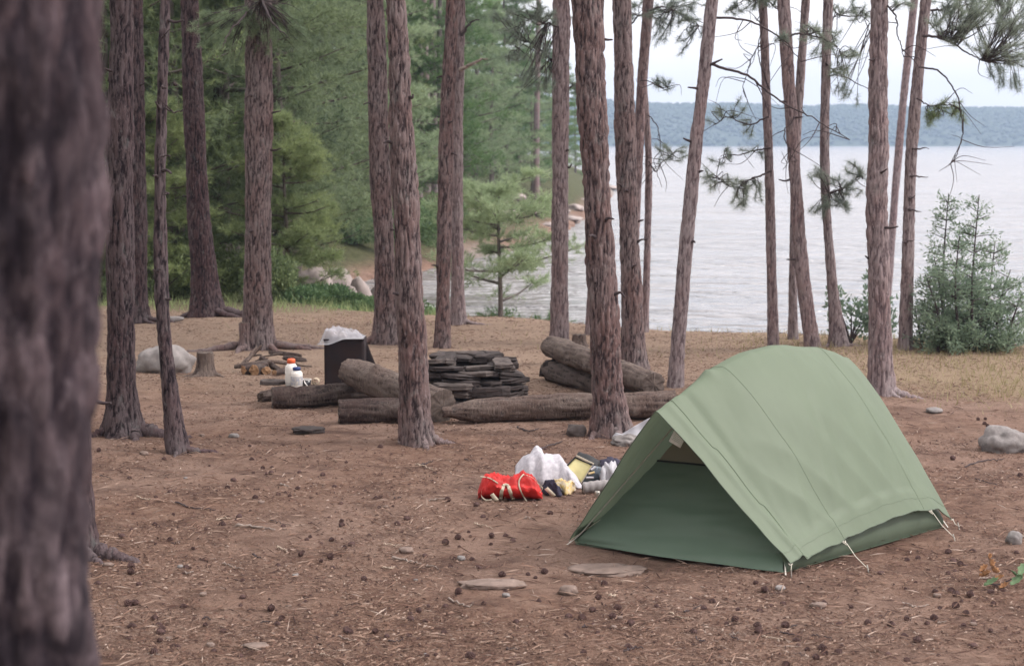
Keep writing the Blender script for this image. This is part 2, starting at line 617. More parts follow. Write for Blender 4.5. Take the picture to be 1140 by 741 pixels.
M['cord'] = simple('pale_cord', (.62, .58, .50), .8, .1, 50, 0)
M['alu'] = simple('aluminium_pole', (.45, .42, .38), .35, .1, 30, 0, metal=.8)
M['tag'] = simple('white_care_label', (.80, .78, .76), .7, .1, 60, 0)
M['dead_leaf'] = simple('dead_oak_leaf', (.34, .175, .085), .7, .35, 30, .3, .004, .2)
M['green_leaf'] = simple('grey_green_leaf', (.13, .20, .10), .6, .3, 14, .2, .004, .25)


def fabric(name, col, trans, rough=.55, weave=.15):
    m, nt, b = new_mat(name); g = NT(nt)
    v = g.coord('Object')
    f = g.noise(v, 3.5, 4, .55)
    c = g.mix(f, tuple(x * .9 for x in col), tuple(x * 1.1 for x in col))
    g.l(c, b.inputs['Base Color']); b.inputs['Roughness'].default_value = rough
    b.inputs['Specular IOR Level'].default_value = .35
    g.l(g.bump(g.noise(v, 26, 4, .6), weave, .006), b.inputs['Normal'])
    tr = g.n('ShaderNodeBsdfTranslucent'); g.l(c, tr.inputs['Color'])
    mx = g.n('ShaderNodeMixShader'); mx.inputs[0].default_value = trans
    g.l(b.outputs[0], mx.inputs[1]); g.l(tr.outputs[0], mx.inputs[2])
    g.l(mx.outputs[0], nt.nodes['Material Output'].inputs['Surface'])
    return m


M['fly'] = fabric('sage_green_nylon', (.176, .218, .150), .33)
M['fly_under'] = M['fly']
M['tent_wall'] = fabric('deep_green_nylon', (.135, .190, .142), .3)
M['tent_floor'] = fabric('dark_green_floor_cloth', (.098, .125, .088), .08)
M['mesh'] = fabric('brown_insect_mesh', (.30, .255, .20), .35)


# ------------------------------------------------------------------ ground, water, hills, haze
def axis_lin(a, b, step, lo, hi, g=1.16):
    core = list(np.arange(a, b + 1e-6, step))
    s = step; x = core[-1]
    while x < hi:
        s *= g; x += s; core.append(min(x, hi))
    s = step; x = core[0]; pre = []
    while x > lo:
        s *= g; x -= s; pre.append(max(x, lo))
    return np.array(pre[::-1] + core)


gx = axis_lin(-8.5, 8.5, .075, -2000, 2000, 1.12)
gy = axis_lin(8.5, 31, .085, -60, 1700, 1.06)
XX, YY = np.meshgrid(gx, gy)
ZZ = H(XX, YY)
gm = grid(np.stack([XX, YY, ZZ], -1))
ground = build('ground', gm, M['ground'])
tag(ground, 'reddish brown forest ground covered in pine needles', None, None, 'structure')
SDG = shore_dist(XX, YY)
right = sstep(1.0, 5.0, XX)
g_at = np.clip(.9 * sstep(11, 5.5, SDG) * sstep(15, 22, YY) * (.22 + .78 * right), 0, 1) * (YY < 40)
g_at += .7 * sstep(3.0, 5.5, XX) * sstep(17, 21, YY) * (YY < 40)
lft = sstep(-.4, -2.0, XX)
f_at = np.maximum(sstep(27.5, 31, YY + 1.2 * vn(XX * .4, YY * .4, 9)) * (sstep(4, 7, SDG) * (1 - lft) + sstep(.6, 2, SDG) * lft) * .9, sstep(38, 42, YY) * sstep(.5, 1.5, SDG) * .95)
r_at = .8 * sstep(1.2, .2, SDG) * sstep(40, 46, YY) * (vn(XX * .3, YY * .3, 12) > -.2)
t_at = sstep(16, 23, YY + 3 * vn(XX * .5, YY * .5, 14)) * (YY < 40)
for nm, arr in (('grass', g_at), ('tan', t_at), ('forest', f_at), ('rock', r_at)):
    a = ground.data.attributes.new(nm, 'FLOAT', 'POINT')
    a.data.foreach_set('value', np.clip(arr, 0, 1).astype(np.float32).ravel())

wp = MB().add([(-1990, 20, WATER_Z), (1990, 20, WATER_Z), (1990, 1690, WATER_Z), (-1990, 1690, WATER_Z)], [(0, 1, 2, 3)])
water = tag(build('lake_water', wp, M['water'], smooth=False), 'pale silvery lake with small wind ripples', None, None, 'structure')

# far hills over the lake
hx = np.linspace(-1100, 1100, 441); hy = np.linspace(0, 1, 26)
HX, HT = np.meshgrid(hx, hy)
HYY = 1380 + 60 * np.sin(HX / 320) + HT * 260
top = 31 + 4 * np.sin(HX / 190 + 1) + 5 * vn(HX / 160, HX * 0, 21) + 3 * vn(HX / 60, HX * 0, 22)
HZ = WATER_Z - .3 + top * np.sin(np.clip(HT * 1.35, 0, 1.0) * math.pi / 2) ** .8 * (1 - .4 * sstep(.75, 1, HT))
hills = tag(build('far_hills', grid(np.stack([HX, HYY, HZ], -1)), M['far']), 'low wooded hills across the lake', None, None, 'structure')

# woods on the far hills: one mass of small crowns
mb = MB()
nt_ = 22000
tx = RNG.uniform(-900, 900, nt_); tt = RNG.uniform(.0, .85, nt_) ** .8
ty = 1380 + 60 * np.sin(tx / 320) + tt * 260
ttop = 31 + 4 * np.sin(tx / 190 + 1) + 5 * vn(tx / 160, tx * 0, 21) + 3 * vn(tx / 60, tx * 0, 22)
tz = WATER_Z - .3 + ttop * np.sin(np.clip(tt * 1.35, 0, 1.0) * math.pi / 2) ** .8 * (1 - .4 * sstep(.75, 1, tt))
th = RNG.uniform(1.8, 3.8, nt_); tr_ = RNG.uniform(1.6, 3.2, nt_)
ang = np.arange(7) * 2 * math.pi / 7
rings = [(0.0, .6), (.3, 1.0), (.62, .62)]
Vt = []
for zz, rr in rings:
    jit = RNG.uniform(.75, 1.25, (nt_, 7))
    Vt.append(np.stack([tx[:, None] + np.cos(ang) * tr_[:, None] * rr * jit, ty[:, None] + np.sin(ang) * tr_[:, None] * rr * jit,
                        np.repeat((tz + th * zz)[:, None], 7, 1) + RNG.uniform(-.5, .5, (nt_, 7))], -1))
Vt = np.concatenate([np.concatenate(Vt, 1), np.stack([tx, ty, tz + th], -1)[:, None, :]], 1)
Ft = []
for k in range(2):
    for j in range(7):
        Ft.append((k * 7 + j, k * 7 + (j + 1) % 7, (k + 1) * 7 + (j + 1) % 7, (k + 1) * 7 + j))
Tt = [(14 + j, 14 + (j + 1) % 7, 21) for j in range(7)]
offs = (np.arange(nt_) * 22)[:, None, None]
mb.V.append(Vt.reshape(-1, 3)); mb.n = nt_ * 22
mb.F.append((np.array(Ft)[None] + offs).reshape(-1, 4)); mb.F.append((np.array(Tt)[None] + offs).reshape(-1, 3))
tag(build('far_woods', mb, M['far'], smooth=False), 'blue hazy woods covering the hills across the lake', None, None, 'stuff')

hz = bpy.data.materials.new('air_haze'); hz.use_nodes = True
hz.node_tree.nodes.clear()
ho = hz.node_tree.nodes.new('ShaderNodeOutputMaterial')
hv = hz.node_tree.nodes.new('ShaderNodeVolumePrincipled')
hv.inputs['Color'].default_value = (.47, .60, .82, 1)
hv.inputs['Density'].default_value = .00052
hv.inputs['Anisotropy'].default_value = .2
hz.node_tree.links.new(hv.outputs[0], ho.inputs['Volume'])
tag(build('haze', boxmb((0, 850, 28), (4300, 2100, 66)), hz, smooth=False), 'thin bluish haze over the lake', None, None, 'stuff')


# ------------------------------------------------------------------ foliage generators
def unit(a):
    return a / (np.linalg.norm(a, axis=-1, keepdims=True) + 1e-9)


def needle_mb(P, D, per, ln, wd, spread, rng):
    n = len(P)
    P = np.repeat(P, per, 0); D = np.repeat(D, per, 0)
    d = unit(D + rng.normal(0, spread, D.shape))
    st = P + D * rng.uniform(-.04, .05, (len(P), 1))
    L = ln * rng.uniform(.7, 1.15, (len(P), 1))
    side = unit(np.cross(d, rng.normal(0, 1, d.shape))) * wd / 2
    V = np.stack([st - side, st + side, st + d * L], 1).reshape(-1, 3)
    F = np.arange(len(P) * 3).reshape(-1, 3)
    return MB().add(V, F)


def pine_crown(seed, z0, z1, rad, dens=1.0, per=14, ln=.12, wd=.008, step=.55, droop=.12, shape='cone', gap=0.0, puff=0.0):
    """wood limbs and needle clusters round a vertical axis at the origin"""
    rng = np.random.default_rng(seed)
    wood = []; TP = []; TD = []
    z = z0
    while z < z1:
        u = (z - z0) / (z1 - z0)
        if shape == 'cone': L0 = rad * (1 - u) ** .75 + .35
        else: L0 = rad * math.sin(min(1, .25 + u * .95) * math.pi) ** .6 + .3
        nb = rng.integers(4, 7)
        a0 = rng.uniform(0, 6.28)
        for b in range(nb):
            if rng.random() < gap: continue
            a = a0 + b * 2 * math.pi / nb + rng.uniform(-.3, .3)
            L = L0 * rng.uniform(.65, 1.15)
            zz = z + rng.uniform(-.2, .2)
            dr = np.array([math.cos(a), math.sin(a), 0])
            up = rng.uniform(.0, .35) - droop * (1 - u)
            pts = [np.array([0, 0, zz]), dr * L * .5 + [0, 0, zz + up * L * .4], dr * L + [0, 0, zz + up * L * .55 + .12 * L]]
            S = spline(pts, 7)
            wood.append(tube(S, np.linspace(.012 + L * .011, .006, 7), 5, False))
            side = np.array([-dr[1], dr[0], 0])
            if puff:
                for f_, so in ((.42, .35), (.58, -.4), (.74, .35), (.86, -.25), (1.0, 0)):
                    if rng.random() < .27: continue
                    q = S[int(f_ * 6)] + side * so * L * .45 * rng.uniform(.3, 1.2) + np.array([0, 0, rng.uniform(-.05, .12)])
                    wood.append(tube(np.array([S[max(0, int(f_ * 6) - 1)], q]), [.007, .004], 4, False))
                    pr = puff * rng.uniform(.7, 1.25) * (.6 + .4 * min(1, L / 2))
                    m = int(24 * dens)
                    o = rng.normal(0, 1, (m, 3)) * [pr * .62, pr * .62, pr * .27]
                    TP.extend(q + o); TD.extend(unit(o / pr + dr * .5 + [0, 0, .45]))
                continue
            k = .30
            while k < 1.0:
                q = S[min(int(k * 6), 5)] + (S[min(int(k * 6) + 1, 6)] - S[min(int(k * 6), 5)]) * (k * 6 - int(k * 6))
                for sg in (-1, 1):
                    tl = (.25 + .5 * (1 - abs(k - .55) * 1.3)) * rng.uniform(.5, 1.1) * min(1, L / 1.8)
                    td = unit(dr * .75 + side * sg * rng.uniform(.5, 1.0) + np.array([0, 0, rng.uniform(-.05, .35)]))
                    m = max(2, int(tl / .13 * dens))
                    for i in range(m):
                        f = (i + 1) / m
                        TP.append(q + td * tl * f); TD.append(unit(td + np.array([0, 0, .25])))
                k += .22 / max(L, .5) / dens
            TP.append(S[-1]); TD.append(unit(S[-1] - S[-2]))
        z += step * rng.uniform(.75, 1.25)
    TP.append(np.array([0, 0, z1])); TD.append(np.array([0, 0, 1.0]))
    TP = np.array(TP); TD = np.array(TD)
    return join(*wood), needle_mb(TP, TD, per, ln, wd, .75, rng)


def leaf_mb(P, N, ln, wd, rng):
    """diamond leaves"""
    n = len(P)
    d = unit(N + rng.normal(0, .6, N.shape))
    s = unit(np.cross(d, rng.normal(0, 1, d.shape)))
    L = ln * rng.uniform(.6, 1.2, (n, 1)); W = wd * rng.uniform(.6, 1.2, (n, 1))
    V = np.stack([P, P + d * L * .5 + s * W / 2, P + d * L, P + d * L * .5 - s * W / 2], 1).reshape(-1, 3)
    return MB().add(V, np.arange(n * 4).reshape(-1, 4))


def bush_mb(c, size, seed, n, ln, wd, blobs=9):
    rng = np.random.default_rng(seed)
    P = []; N = []; stems = []
    c = np.asarray(c, float); size = np.asarray(size, float)
    for b in range(blobs):
        o = rng.normal(0, .45, 3); o[2] = abs(o[2]) * .9 + .25
        o = np.clip(o, -1, 1); r = rng.uniform(.25, .5)
        q = unit(rng.normal(0, 1, (n // blobs, 3))) * r * rng.uniform(.55, 1.08, (n // blobs, 1))
        pp = o + q
        keep = pp[:, 2] > .03
        P.append(c + pp[keep] * size); N.append(unit(q[keep] + [0, 0, .5]))
        stems.append(tube(spline([c, c + o * size * .5 + [0, 0, .05], c + o * size], 6), np.linspace(.014, .004, 6), 5, False))
    return leaf_mb(np.concatenate(P), np.concatenate(N), ln, wd, rng), join(*stems)


def link_copy(src, parent, loc, rz=0.0, sc=1.0, name=None):
    c = src.copy(); COL.objects.link(c)
    c.parent = parent; c.location = loc; c.rotation_euler = (0, 0, rz); c.scale = (sc, sc, sc)
    return c


# ------------------------------------------------------------------ camp pines
def plate_noise(p, s):
    w = Vector(mnoise.noise_vector(Vector((p[0] * 11, p[1] * 11, p[2] * 5 + s))))
    d, _ = mnoise.voronoi(Vector((p[0] * 25 + s, p[1] * 25, p[2] * 4.2)) + w * .75)
    r = mnoise.noise(Vector((p[0] * 52 + s, p[1] * 52, p[2] * 7))) + .5 * mnoise.noise(Vector((p[0] * 110 + s, p[1] * 110, p[2] * 22)))
    return min(1.0, max(0.0, .15 + (d[1] - d[0]) * 1.25 + r * .45))


def trunk(px_pts, by, Ytop=0.0, H_tot=14.0, mat='bark', flare=.55, fine=True, depth=.017, seed=0, n=None, root_angles=None, zoff=0.0, hf=.22):
    """px_pts: (px, py, width_px) from the ground up; returns (mesh, plate values, root point, path)"""
    rng = np.random.default_rng(seed + 100)
    b = G(px_pts[0][0], by)
    Y = b.y
    pts = []; 
    for i, (x, y, w) in enumerate(px_pts):
        p = at(x, y, Y + w / 2 / F_PX * Y)
        dist = (p - CAM).dot(FW)
        pts.append([p.x, p.y, p.z, (.93 if w > 150 else .89) * w / 2 * dist / F_PX])
    pts[0][2] = h1(pts[0][0], pts[0][1])
    a, c = np.array(pts[-2]), np.array(pts[-1])
    dirn = (c[:3] - a[:3]) / (c[2] - a[2])
    zt = c[2]
    vis = spline(pts, 60)
    # above the frame the trunk goes on straight, tapering
    k = np.arange(zt + .5, H_tot, .6)
    up = [np.array([*(c[:3] + dirn * (z - zt) * (1 - .3 * (z - zt) / (H_tot - zt))), max(.02, c[3] * (1 - ((z - zt) / (H_tot - zt + .5)) ** 1.3 * .95))]) for z in k]
    for q, z in zip(up, k): q[2] = z
    path = np.vstack([vis, np.array(up)])
    start = path[0].copy(); start[2] -= .25
    path = np.vstack([start, path])
    seg = np.concatenate([[0], np.cumsum(np.linalg.norm(np.diff(path[:, :3], axis=0), axis=1))])
    vis_len = seg[61]
    stp = .024 if fine else .06
    s = np.concatenate([np.arange(0, vis_len, stp), np.arange(vis_len, seg[-1], .4), [seg[-1]]])
    P = np.stack([np.interp(s, seg, path[:, i]) for i in range(4)], 1)
    r0 = P[:, 3]
    if n is None: n = int(np.clip(2 * math.pi * r0[len(r0) // 6] / .0105, 20, 110)) if fine else 18
    ths = np.arange(n) * 2 * math.pi / n
    if root_angles is None: root_angles = list(rng.uniform(0, 6.28) + np.arange(5) * 1.257 + rng.uniform(-.35, .35, 5))
    hgt = P[:, 2] - pts[0][2]
    lob = np.zeros(n)
    for ra in root_angles:
        lob = np.maximum(lob, np.clip(np.cos(ths - ra), 0, 1) ** 5)
    fl = flare * np.exp(-np.clip(hgt, 0, None) / hf)[:, None] * (.38 + .62 * lob[None, :])
    ov = 1 + .05 * np.cos(2 * ths + seed)[None, :] + .03 * np.sin(hgt * 2.3 + seed)[:, None]
    rr = r0[:, None] * ov * (1 + fl)
    X = P[:, 0][:, None] + np.cos(ths) * rr; Yv = P[:, 1][:, None] + np.sin(ths) * rr; Z = np.repeat(P[:, 2][:, None], n, 1)
    V = np.stack([X, Yv, Z], -1).reshape(-1, 3)
    base = np.array(pts[0][:3])
    loc = V - base
    nv = int(np.searchsorted(s, vis_len + .05)) * n
    pl = np.clip(RNG.normal(.5, .22, len(V)), 0, 1)
    sd = seed * 13.7
    for i in range(min(nv, len(V))):
        pl[i] = plate_noise(loc[i], sd)
    disp = (pl - .5) * depth
    for i in range(min(nv, len(V))):
        p = loc[i]
        disp[i] += mnoise.noise(Vector((p[0] * 5 + sd, p[1] * 5, p[2] * 1.6))) * depth * .9
    nrm = np.stack([np.cos(ths), np.sin(ths), ths * 0], -1)
    V = V + np.tile(nrm, (len(P), 1)) * disp[:, None]
    m = len(P)
    i = np.arange(m - 1)[:, None] * n; j = np.arange(n)[None, :]; kk = (j + 1) % n
    F = np.stack([i + j, i + kk, i + n + kk, i + n + j], -1).reshape(-1, 4)
    return MB().add(V, F), pl, Vector(base), P, r0


ROOT_MAT = {}


def root_mb(base, r, ang, length, seed, thick=.3):
    rng = np.random.default_rng(seed)
    pts = []
    a = ang
    x, y = base.x + math.cos(ang) * r * .75, base.y + math.sin(ang) * r * .75
    n = 14
    for i in range(n):
        f = i / (n - 1)
        z = h1(x, y) + .06 * (1 - f) ** 2 * (r / .15) - .035 * f + rng.uniform(-.008, .008)
        pts.append((x, y, z))
        a += rng.uniform(-.22, .22)
        x += math.cos(a) * length / n; y += math.sin(a) * length / n
    S = spline(pts, 40)
    rad = np.linspace(r * thick, r * thick * .18, 40) * (1 + .12 * rng.normal(0, 1, 40))
    return tube(S, rad, 10, True)


crown_src = {}


def camp_crown(kind):
    if kind not in crown_src:
        w, nd = pine_crown(900 + len(crown_src), 0, 6.0, 2.1, .8, 12, .17, .014, .62, .05, 'round', .25)
        crown_src[kind] = nd.mesh('crown'), w
        crown_src[kind][0].materials.append(M['n_lake'])
    return crown_src[kind]


GROUP_PINES = 'tall pines standing round the camp'


def camp_tree(label, px_pts, by, mat='bark', seed=0, H_tot=14.0, roots=(), flare=.55, fine=True, depth=.017, crown=True, name='pine_tree', **kw):
    mb, pl, base, P, r0 = trunk(px_pts, by, H_tot=H_tot, mat=mat, flare=flare, fine=fine, depth=depth, seed=seed, **kw)
    t = thing(name, label, 'tree', base, GROUP_PINES)
    build('trunk', mb, M[mat], t, True, attr=('plate', pl))
    for k, (ang, ln, th) in enumerate(roots):
        rm = root_mb(base, r0[5], ang, ln, seed * 10 + k, th)
        build('root', rm, M[mat], t, True, attr=('plate', np.full(rm.n, .55) + RNG.uniform(-.3, .4, rm.n)))
    if crown:
        me, _ = camp_crown(seed % 3)
        o = bpy.data.objects.new('crown', me); COL.objects.link(o); o.parent = t
        topz = H_tot - 5.7
        i = int(np.argmin(abs(P[:, 2] - topz)))
        o.location = Vector((P[i, 0], P[i, 1], P[i, 2])) - base
        o.rotation_euler = (0, 0, seed * 1.3); 
    if seed in (2, 3, 4, 5, 6, 7, 8, 9, 10, 12, 13, 14, 17, 19, 22): stubs(t, P, seed, 3 + seed % 3)
    return t, base, P


def needle_branch(tree, pts_px, Y, tufts, r0=.02, seed=0, mat='n_lake', wood='twig', per=34, ln=.10, wd=.0036, twigs=0, spread=1.7, size=1.0):
    """pts_px: branch line in pixels at depth Y (Y may drift); tufts: (px, py, radius_px, count)"""
    rng = np.random.default_rng(seed + 500)
    pts = [at(p[0], p[1], Y + (p[2] if len(p) > 2 else 0)) for p in pts_px]
    S = spline([p[:] for p in pts], 8 * len(pts))
    jit = np.cumsum(rng.normal(0, .006, S.shape), 0); S = S + jit - jit[0]
    mbs = [tube(S, np.linspace(r0, max(.0035, r0 * .25), len(S)), 7)]
    TP = []; TD = []
    for (tx_, ty_, tr__, cnt) in tufts:
        c = np.array(at(tx_, ty_, Y)[:]); rad = tr__ / F_PX * Y
        j = int(np.argmin(np.linalg.norm(S - c, axis=1)))
        rad *= 1.35
        for k in range(int(cnt * 1.6)):
            o = unit(rng.normal(0, 1, 3)) * rad * rng.uniform(.3, 1.0); o[2] *= .7
            q = c + o
            a = S[max(0, j - int(rng.integers(0, 4)))]
            mid = (a + q) / 2 + rng.normal(0, .04, 3)
            tw = spline([a, mid, q], 8)
            mbs.append(tube(tw, np.linspace(.006, .003, 8), 5))
            d = unit(tw[-1] - tw[-2])
            for f in (.0, .035, .07):
                TP.append(q - d * f * size); TD.append(d)
    for k in range(twigs):
        a = S[int(rng.integers(len(S) // 4, len(S)))]
        d = unit(rng.normal(0, 1, 3) + [0, 0, -.3]); L = rng.uniform(.15, .55)
        tw = spline([a, a + d * L * .5 + rng.normal(0, .05, 3), a + d * L + rng.normal(0, .09, 3) + [0, 0, -.05]], 9)
        mbs.append(tube(tw, np.linspace(.006, .002, 9), 5))
    b = build('branch', join(*mbs), M[wood], tree)
    if TP:
        build('needles', needle_mb(np.array(TP), np.array(TD), per, ln, wd, spread, rng), M[mat], b, False)
    return b


def stubs(tree, P, seed, n):
    rng = np.random.default_rng(seed + 77)
    for k in range(n):
        z = rng.uniform(.9, 3.6)
        i = int(np.argmin(abs(P[:, 2] - z))); c = P[i]
        a = rng.uniform(PI, 2 * PI); d = np.array([math.cos(a), math.sin(a), rng.uniform(-.2, .5)])
        L = rng.uniform(.04, .16)
        q = c[:3] + d * c[3] * .9
        build('branch_stub', tube(spline([q, q + d * L * .5 + rng.normal(0, .01, 3), q + d * L + rng.normal(0, .015, 3)], 6), np.linspace(.016, .007, 6), 7), M['twig'], tree)


T = {}
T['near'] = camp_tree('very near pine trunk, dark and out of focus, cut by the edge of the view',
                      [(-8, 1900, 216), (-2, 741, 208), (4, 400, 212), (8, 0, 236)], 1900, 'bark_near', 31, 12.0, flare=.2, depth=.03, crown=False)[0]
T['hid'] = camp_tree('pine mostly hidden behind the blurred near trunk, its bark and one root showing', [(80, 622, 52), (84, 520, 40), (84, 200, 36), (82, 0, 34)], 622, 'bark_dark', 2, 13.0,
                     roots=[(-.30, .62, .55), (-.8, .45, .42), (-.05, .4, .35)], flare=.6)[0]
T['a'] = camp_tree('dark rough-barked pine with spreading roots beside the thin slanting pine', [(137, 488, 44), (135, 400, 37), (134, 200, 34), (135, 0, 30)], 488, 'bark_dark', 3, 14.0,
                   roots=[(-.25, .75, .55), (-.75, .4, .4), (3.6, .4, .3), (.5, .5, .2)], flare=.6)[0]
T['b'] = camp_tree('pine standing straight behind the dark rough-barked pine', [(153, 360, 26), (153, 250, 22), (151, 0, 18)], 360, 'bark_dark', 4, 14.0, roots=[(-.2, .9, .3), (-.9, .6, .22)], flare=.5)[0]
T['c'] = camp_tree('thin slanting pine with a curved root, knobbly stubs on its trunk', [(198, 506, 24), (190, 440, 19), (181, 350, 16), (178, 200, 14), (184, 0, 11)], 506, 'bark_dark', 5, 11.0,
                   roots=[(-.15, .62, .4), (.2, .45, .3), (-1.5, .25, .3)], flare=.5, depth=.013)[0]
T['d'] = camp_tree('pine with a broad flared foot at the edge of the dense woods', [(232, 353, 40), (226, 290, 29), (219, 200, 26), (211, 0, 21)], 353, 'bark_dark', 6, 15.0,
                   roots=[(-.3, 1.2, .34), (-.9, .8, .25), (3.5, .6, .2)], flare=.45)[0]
T['e'] = camp_tree('stout pine with pale reddish bark and a firewood heap at its foot', [(287, 390, 37), (287, 300, 32), (288, 150, 33), (288, 0, 32)], 390, 'bark', 7, 15.0,
                   roots=[(3.3, 1.3, .3), (-.2, 1.2, .28), (.1, 1.6, .22), (-.8, .7, .25), (4.1, .7, .25)], flare=.4)[0]
T['f'] = camp_tree('pine trunk leaning close against the thicker trunk in front of it', [(433, 384, 38), (429, 300, 27), (422, 150, 25), (418, 0, 21)], 384, 'bark', 8, 15.0, roots=[(3.4, .6, .3)], flare=.35)[0]
T['g'] = camp_tree('thick pine standing in front of the leaning fireside log', [(465, 497, 42), (460, 420, 39), (452, 250, 33), (440, 0, 26)], 497, 'bark', 9, 15.0,
                   roots=[(-1.2, .3, .3), (-.3, .35, .3)], flare=.3, depth=.024)[0]
T['h'] = camp_tree('slim pine rising directly behind the stacked-stone fireplace', [(493, 388, 20), (494, 300, 18), (497, 150, 19), (504, 0, 17)], 388, 'bark', 10, 14.0, flare=.3, depth=.014)[0]
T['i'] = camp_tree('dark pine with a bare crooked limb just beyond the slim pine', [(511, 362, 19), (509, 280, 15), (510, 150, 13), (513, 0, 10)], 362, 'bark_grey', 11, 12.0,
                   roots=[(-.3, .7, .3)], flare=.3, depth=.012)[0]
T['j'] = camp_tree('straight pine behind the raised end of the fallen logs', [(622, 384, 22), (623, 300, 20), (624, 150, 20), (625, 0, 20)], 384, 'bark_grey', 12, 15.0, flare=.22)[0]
T['k'] = camp_tree('largest upright pine, leaning, beside the white plastic sheet', [(681, 488, 42), (676, 420, 36), (664, 200, 33), (653, 0, 33)], 488, 'bark', 13, 16.0,
                   roots=[(-.4, .5, .36), (-1.3, .35, .34), (3.6, .3, .3)], flare=.35, depth=.026)[0]
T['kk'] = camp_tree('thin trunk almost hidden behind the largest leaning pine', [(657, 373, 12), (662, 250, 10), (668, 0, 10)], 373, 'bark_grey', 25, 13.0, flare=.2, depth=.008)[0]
T['l'] = camp_tree('smooth dark pine just behind the largest leaning pine', [(706, 411, 29), (702, 300, 25), (696, 150, 24), (692, 0, 22)], 411, 'bark', 14, 15.0, flare=.3)[0]
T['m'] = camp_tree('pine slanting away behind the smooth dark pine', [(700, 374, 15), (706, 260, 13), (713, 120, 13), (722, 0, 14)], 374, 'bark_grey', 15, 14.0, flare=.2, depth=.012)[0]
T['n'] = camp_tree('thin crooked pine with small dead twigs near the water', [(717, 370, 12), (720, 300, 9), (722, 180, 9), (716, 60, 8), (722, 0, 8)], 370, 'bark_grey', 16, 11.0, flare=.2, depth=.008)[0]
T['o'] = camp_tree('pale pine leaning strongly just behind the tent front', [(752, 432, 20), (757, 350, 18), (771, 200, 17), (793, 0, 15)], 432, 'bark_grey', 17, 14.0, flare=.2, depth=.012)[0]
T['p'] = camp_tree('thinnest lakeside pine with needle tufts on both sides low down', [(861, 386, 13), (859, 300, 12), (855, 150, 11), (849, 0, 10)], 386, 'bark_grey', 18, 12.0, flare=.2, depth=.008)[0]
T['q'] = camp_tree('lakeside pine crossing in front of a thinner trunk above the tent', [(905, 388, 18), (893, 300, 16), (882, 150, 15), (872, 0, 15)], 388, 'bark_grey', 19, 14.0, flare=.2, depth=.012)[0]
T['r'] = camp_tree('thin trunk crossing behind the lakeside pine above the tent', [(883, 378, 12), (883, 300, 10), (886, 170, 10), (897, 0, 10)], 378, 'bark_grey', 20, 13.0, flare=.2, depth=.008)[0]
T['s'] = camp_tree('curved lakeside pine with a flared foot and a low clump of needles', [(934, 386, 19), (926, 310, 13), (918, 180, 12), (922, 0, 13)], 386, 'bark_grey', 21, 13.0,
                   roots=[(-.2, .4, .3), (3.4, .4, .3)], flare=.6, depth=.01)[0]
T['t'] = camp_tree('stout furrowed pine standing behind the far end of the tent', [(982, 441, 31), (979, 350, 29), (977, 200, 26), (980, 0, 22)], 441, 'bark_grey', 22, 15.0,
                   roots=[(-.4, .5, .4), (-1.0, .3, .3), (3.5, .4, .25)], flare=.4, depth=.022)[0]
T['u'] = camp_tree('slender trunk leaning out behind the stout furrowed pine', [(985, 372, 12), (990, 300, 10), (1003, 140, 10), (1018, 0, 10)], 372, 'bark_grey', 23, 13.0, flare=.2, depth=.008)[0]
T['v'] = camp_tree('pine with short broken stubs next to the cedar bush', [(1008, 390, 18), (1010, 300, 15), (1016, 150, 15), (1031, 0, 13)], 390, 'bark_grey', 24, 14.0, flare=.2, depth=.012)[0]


def ydepth(by, px=570): return G(px, by).y


# branches seen in the frame
yo = ydepth(432, 752); yp = ydepth(386, 861); yq = ydepth(388, 905); ys = ydepth(386, 934); yt = ydepth(441, 982); yv = ydepth(390, 1008)
ym = ydepth(374, 700); yn = ydepth(370, 717); yj = ydepth(384, 622); yi = ydepth(362, 511); ye = ydepth(390, 287); yc = ydepth(506, 198)
needle_branch(T['o'], [(786, 70), (829, 83), (861, 101), (901, 125), (942, 150)], yo + .2, [], .016, 1, twigs=7)
needle_branch(T['o'], [(791, 18), (833, 21), (869, 38), (890, 60)], yo + .2, [(880, 45, 14, 2)], .014, 2, twigs=5)
needle_branch(T['p'], [(856, 130), (835, 137), (812, 128), (797, 130)], yp - .1, [(812, 122, 16, 4), (835, 140, 14, 3), (798, 132, 10, 2)], .012, 3, twigs=3)
needle_branch(T['p'], [(858, 165), (840, 168), (815, 172), (798, 180)], yp, [(838, 166, 12, 3), (806, 178, 14, 4)], .012, 4, twigs=4)
needle_branch(T['p'], [(859, 190), (838, 200), (815, 212), (796, 200)], yp - .2, [(800, 200, 16, 6), (826, 208, 16, 6), (845, 214, 12, 4), (822, 224, 14, 5), (790, 196, 9, 3)], .014, 5, twigs=4)
needle_branch(T['p'], [(857, 100), (844, 60), (848, 30), (838, 20)], yp, [], .008, 6, twigs=5)
needle_branch(T['q'], [(880, 40), (900, 38), (925, 48), (940, 62)], yq - .3, [(905, 36, 18, 8), (925, 44, 14, 5), (940, 60, 14, 5), (935, 82, 12, 4)], .014, 7, twigs=3)
needle_branch(T['s'], [(919, 70), (930, 80), (950, 92), (975, 104)], ys, [(935, 76, 10, 3)], .012, 8, twigs=6)
needle_branch(T['s'], [(923, 215), (935, 212), (950, 200), (958, 185)], ys - .3, [(940, 205, 18, 9), (952, 185, 12, 5), (925, 225, 16, 6), (912, 232, 10, 4), (905, 195, 12, 4), (945, 225, 12, 4)], .014, 9, twigs=2)
needle_branch(T['t'], [(988, 6), (1000, 20), (1004, 45), (1012, 60)], yt, [(1003, 6, 10, 3)], .01, 10, twigs=4)
needle_branch(T['v'], [(1027, 40), (1050, 45), (1080, 62), (1105, 72)], yv - .6, [(1060, 30, 22, 12), (1090, 20, 26, 16), (1120, 30, 24, 14), (1130, 62, 22, 12), (1100, 55, 20, 8), (1075, 8, 24, 12), (1140, 10, 24, 10)], .018, 11, twigs=3)
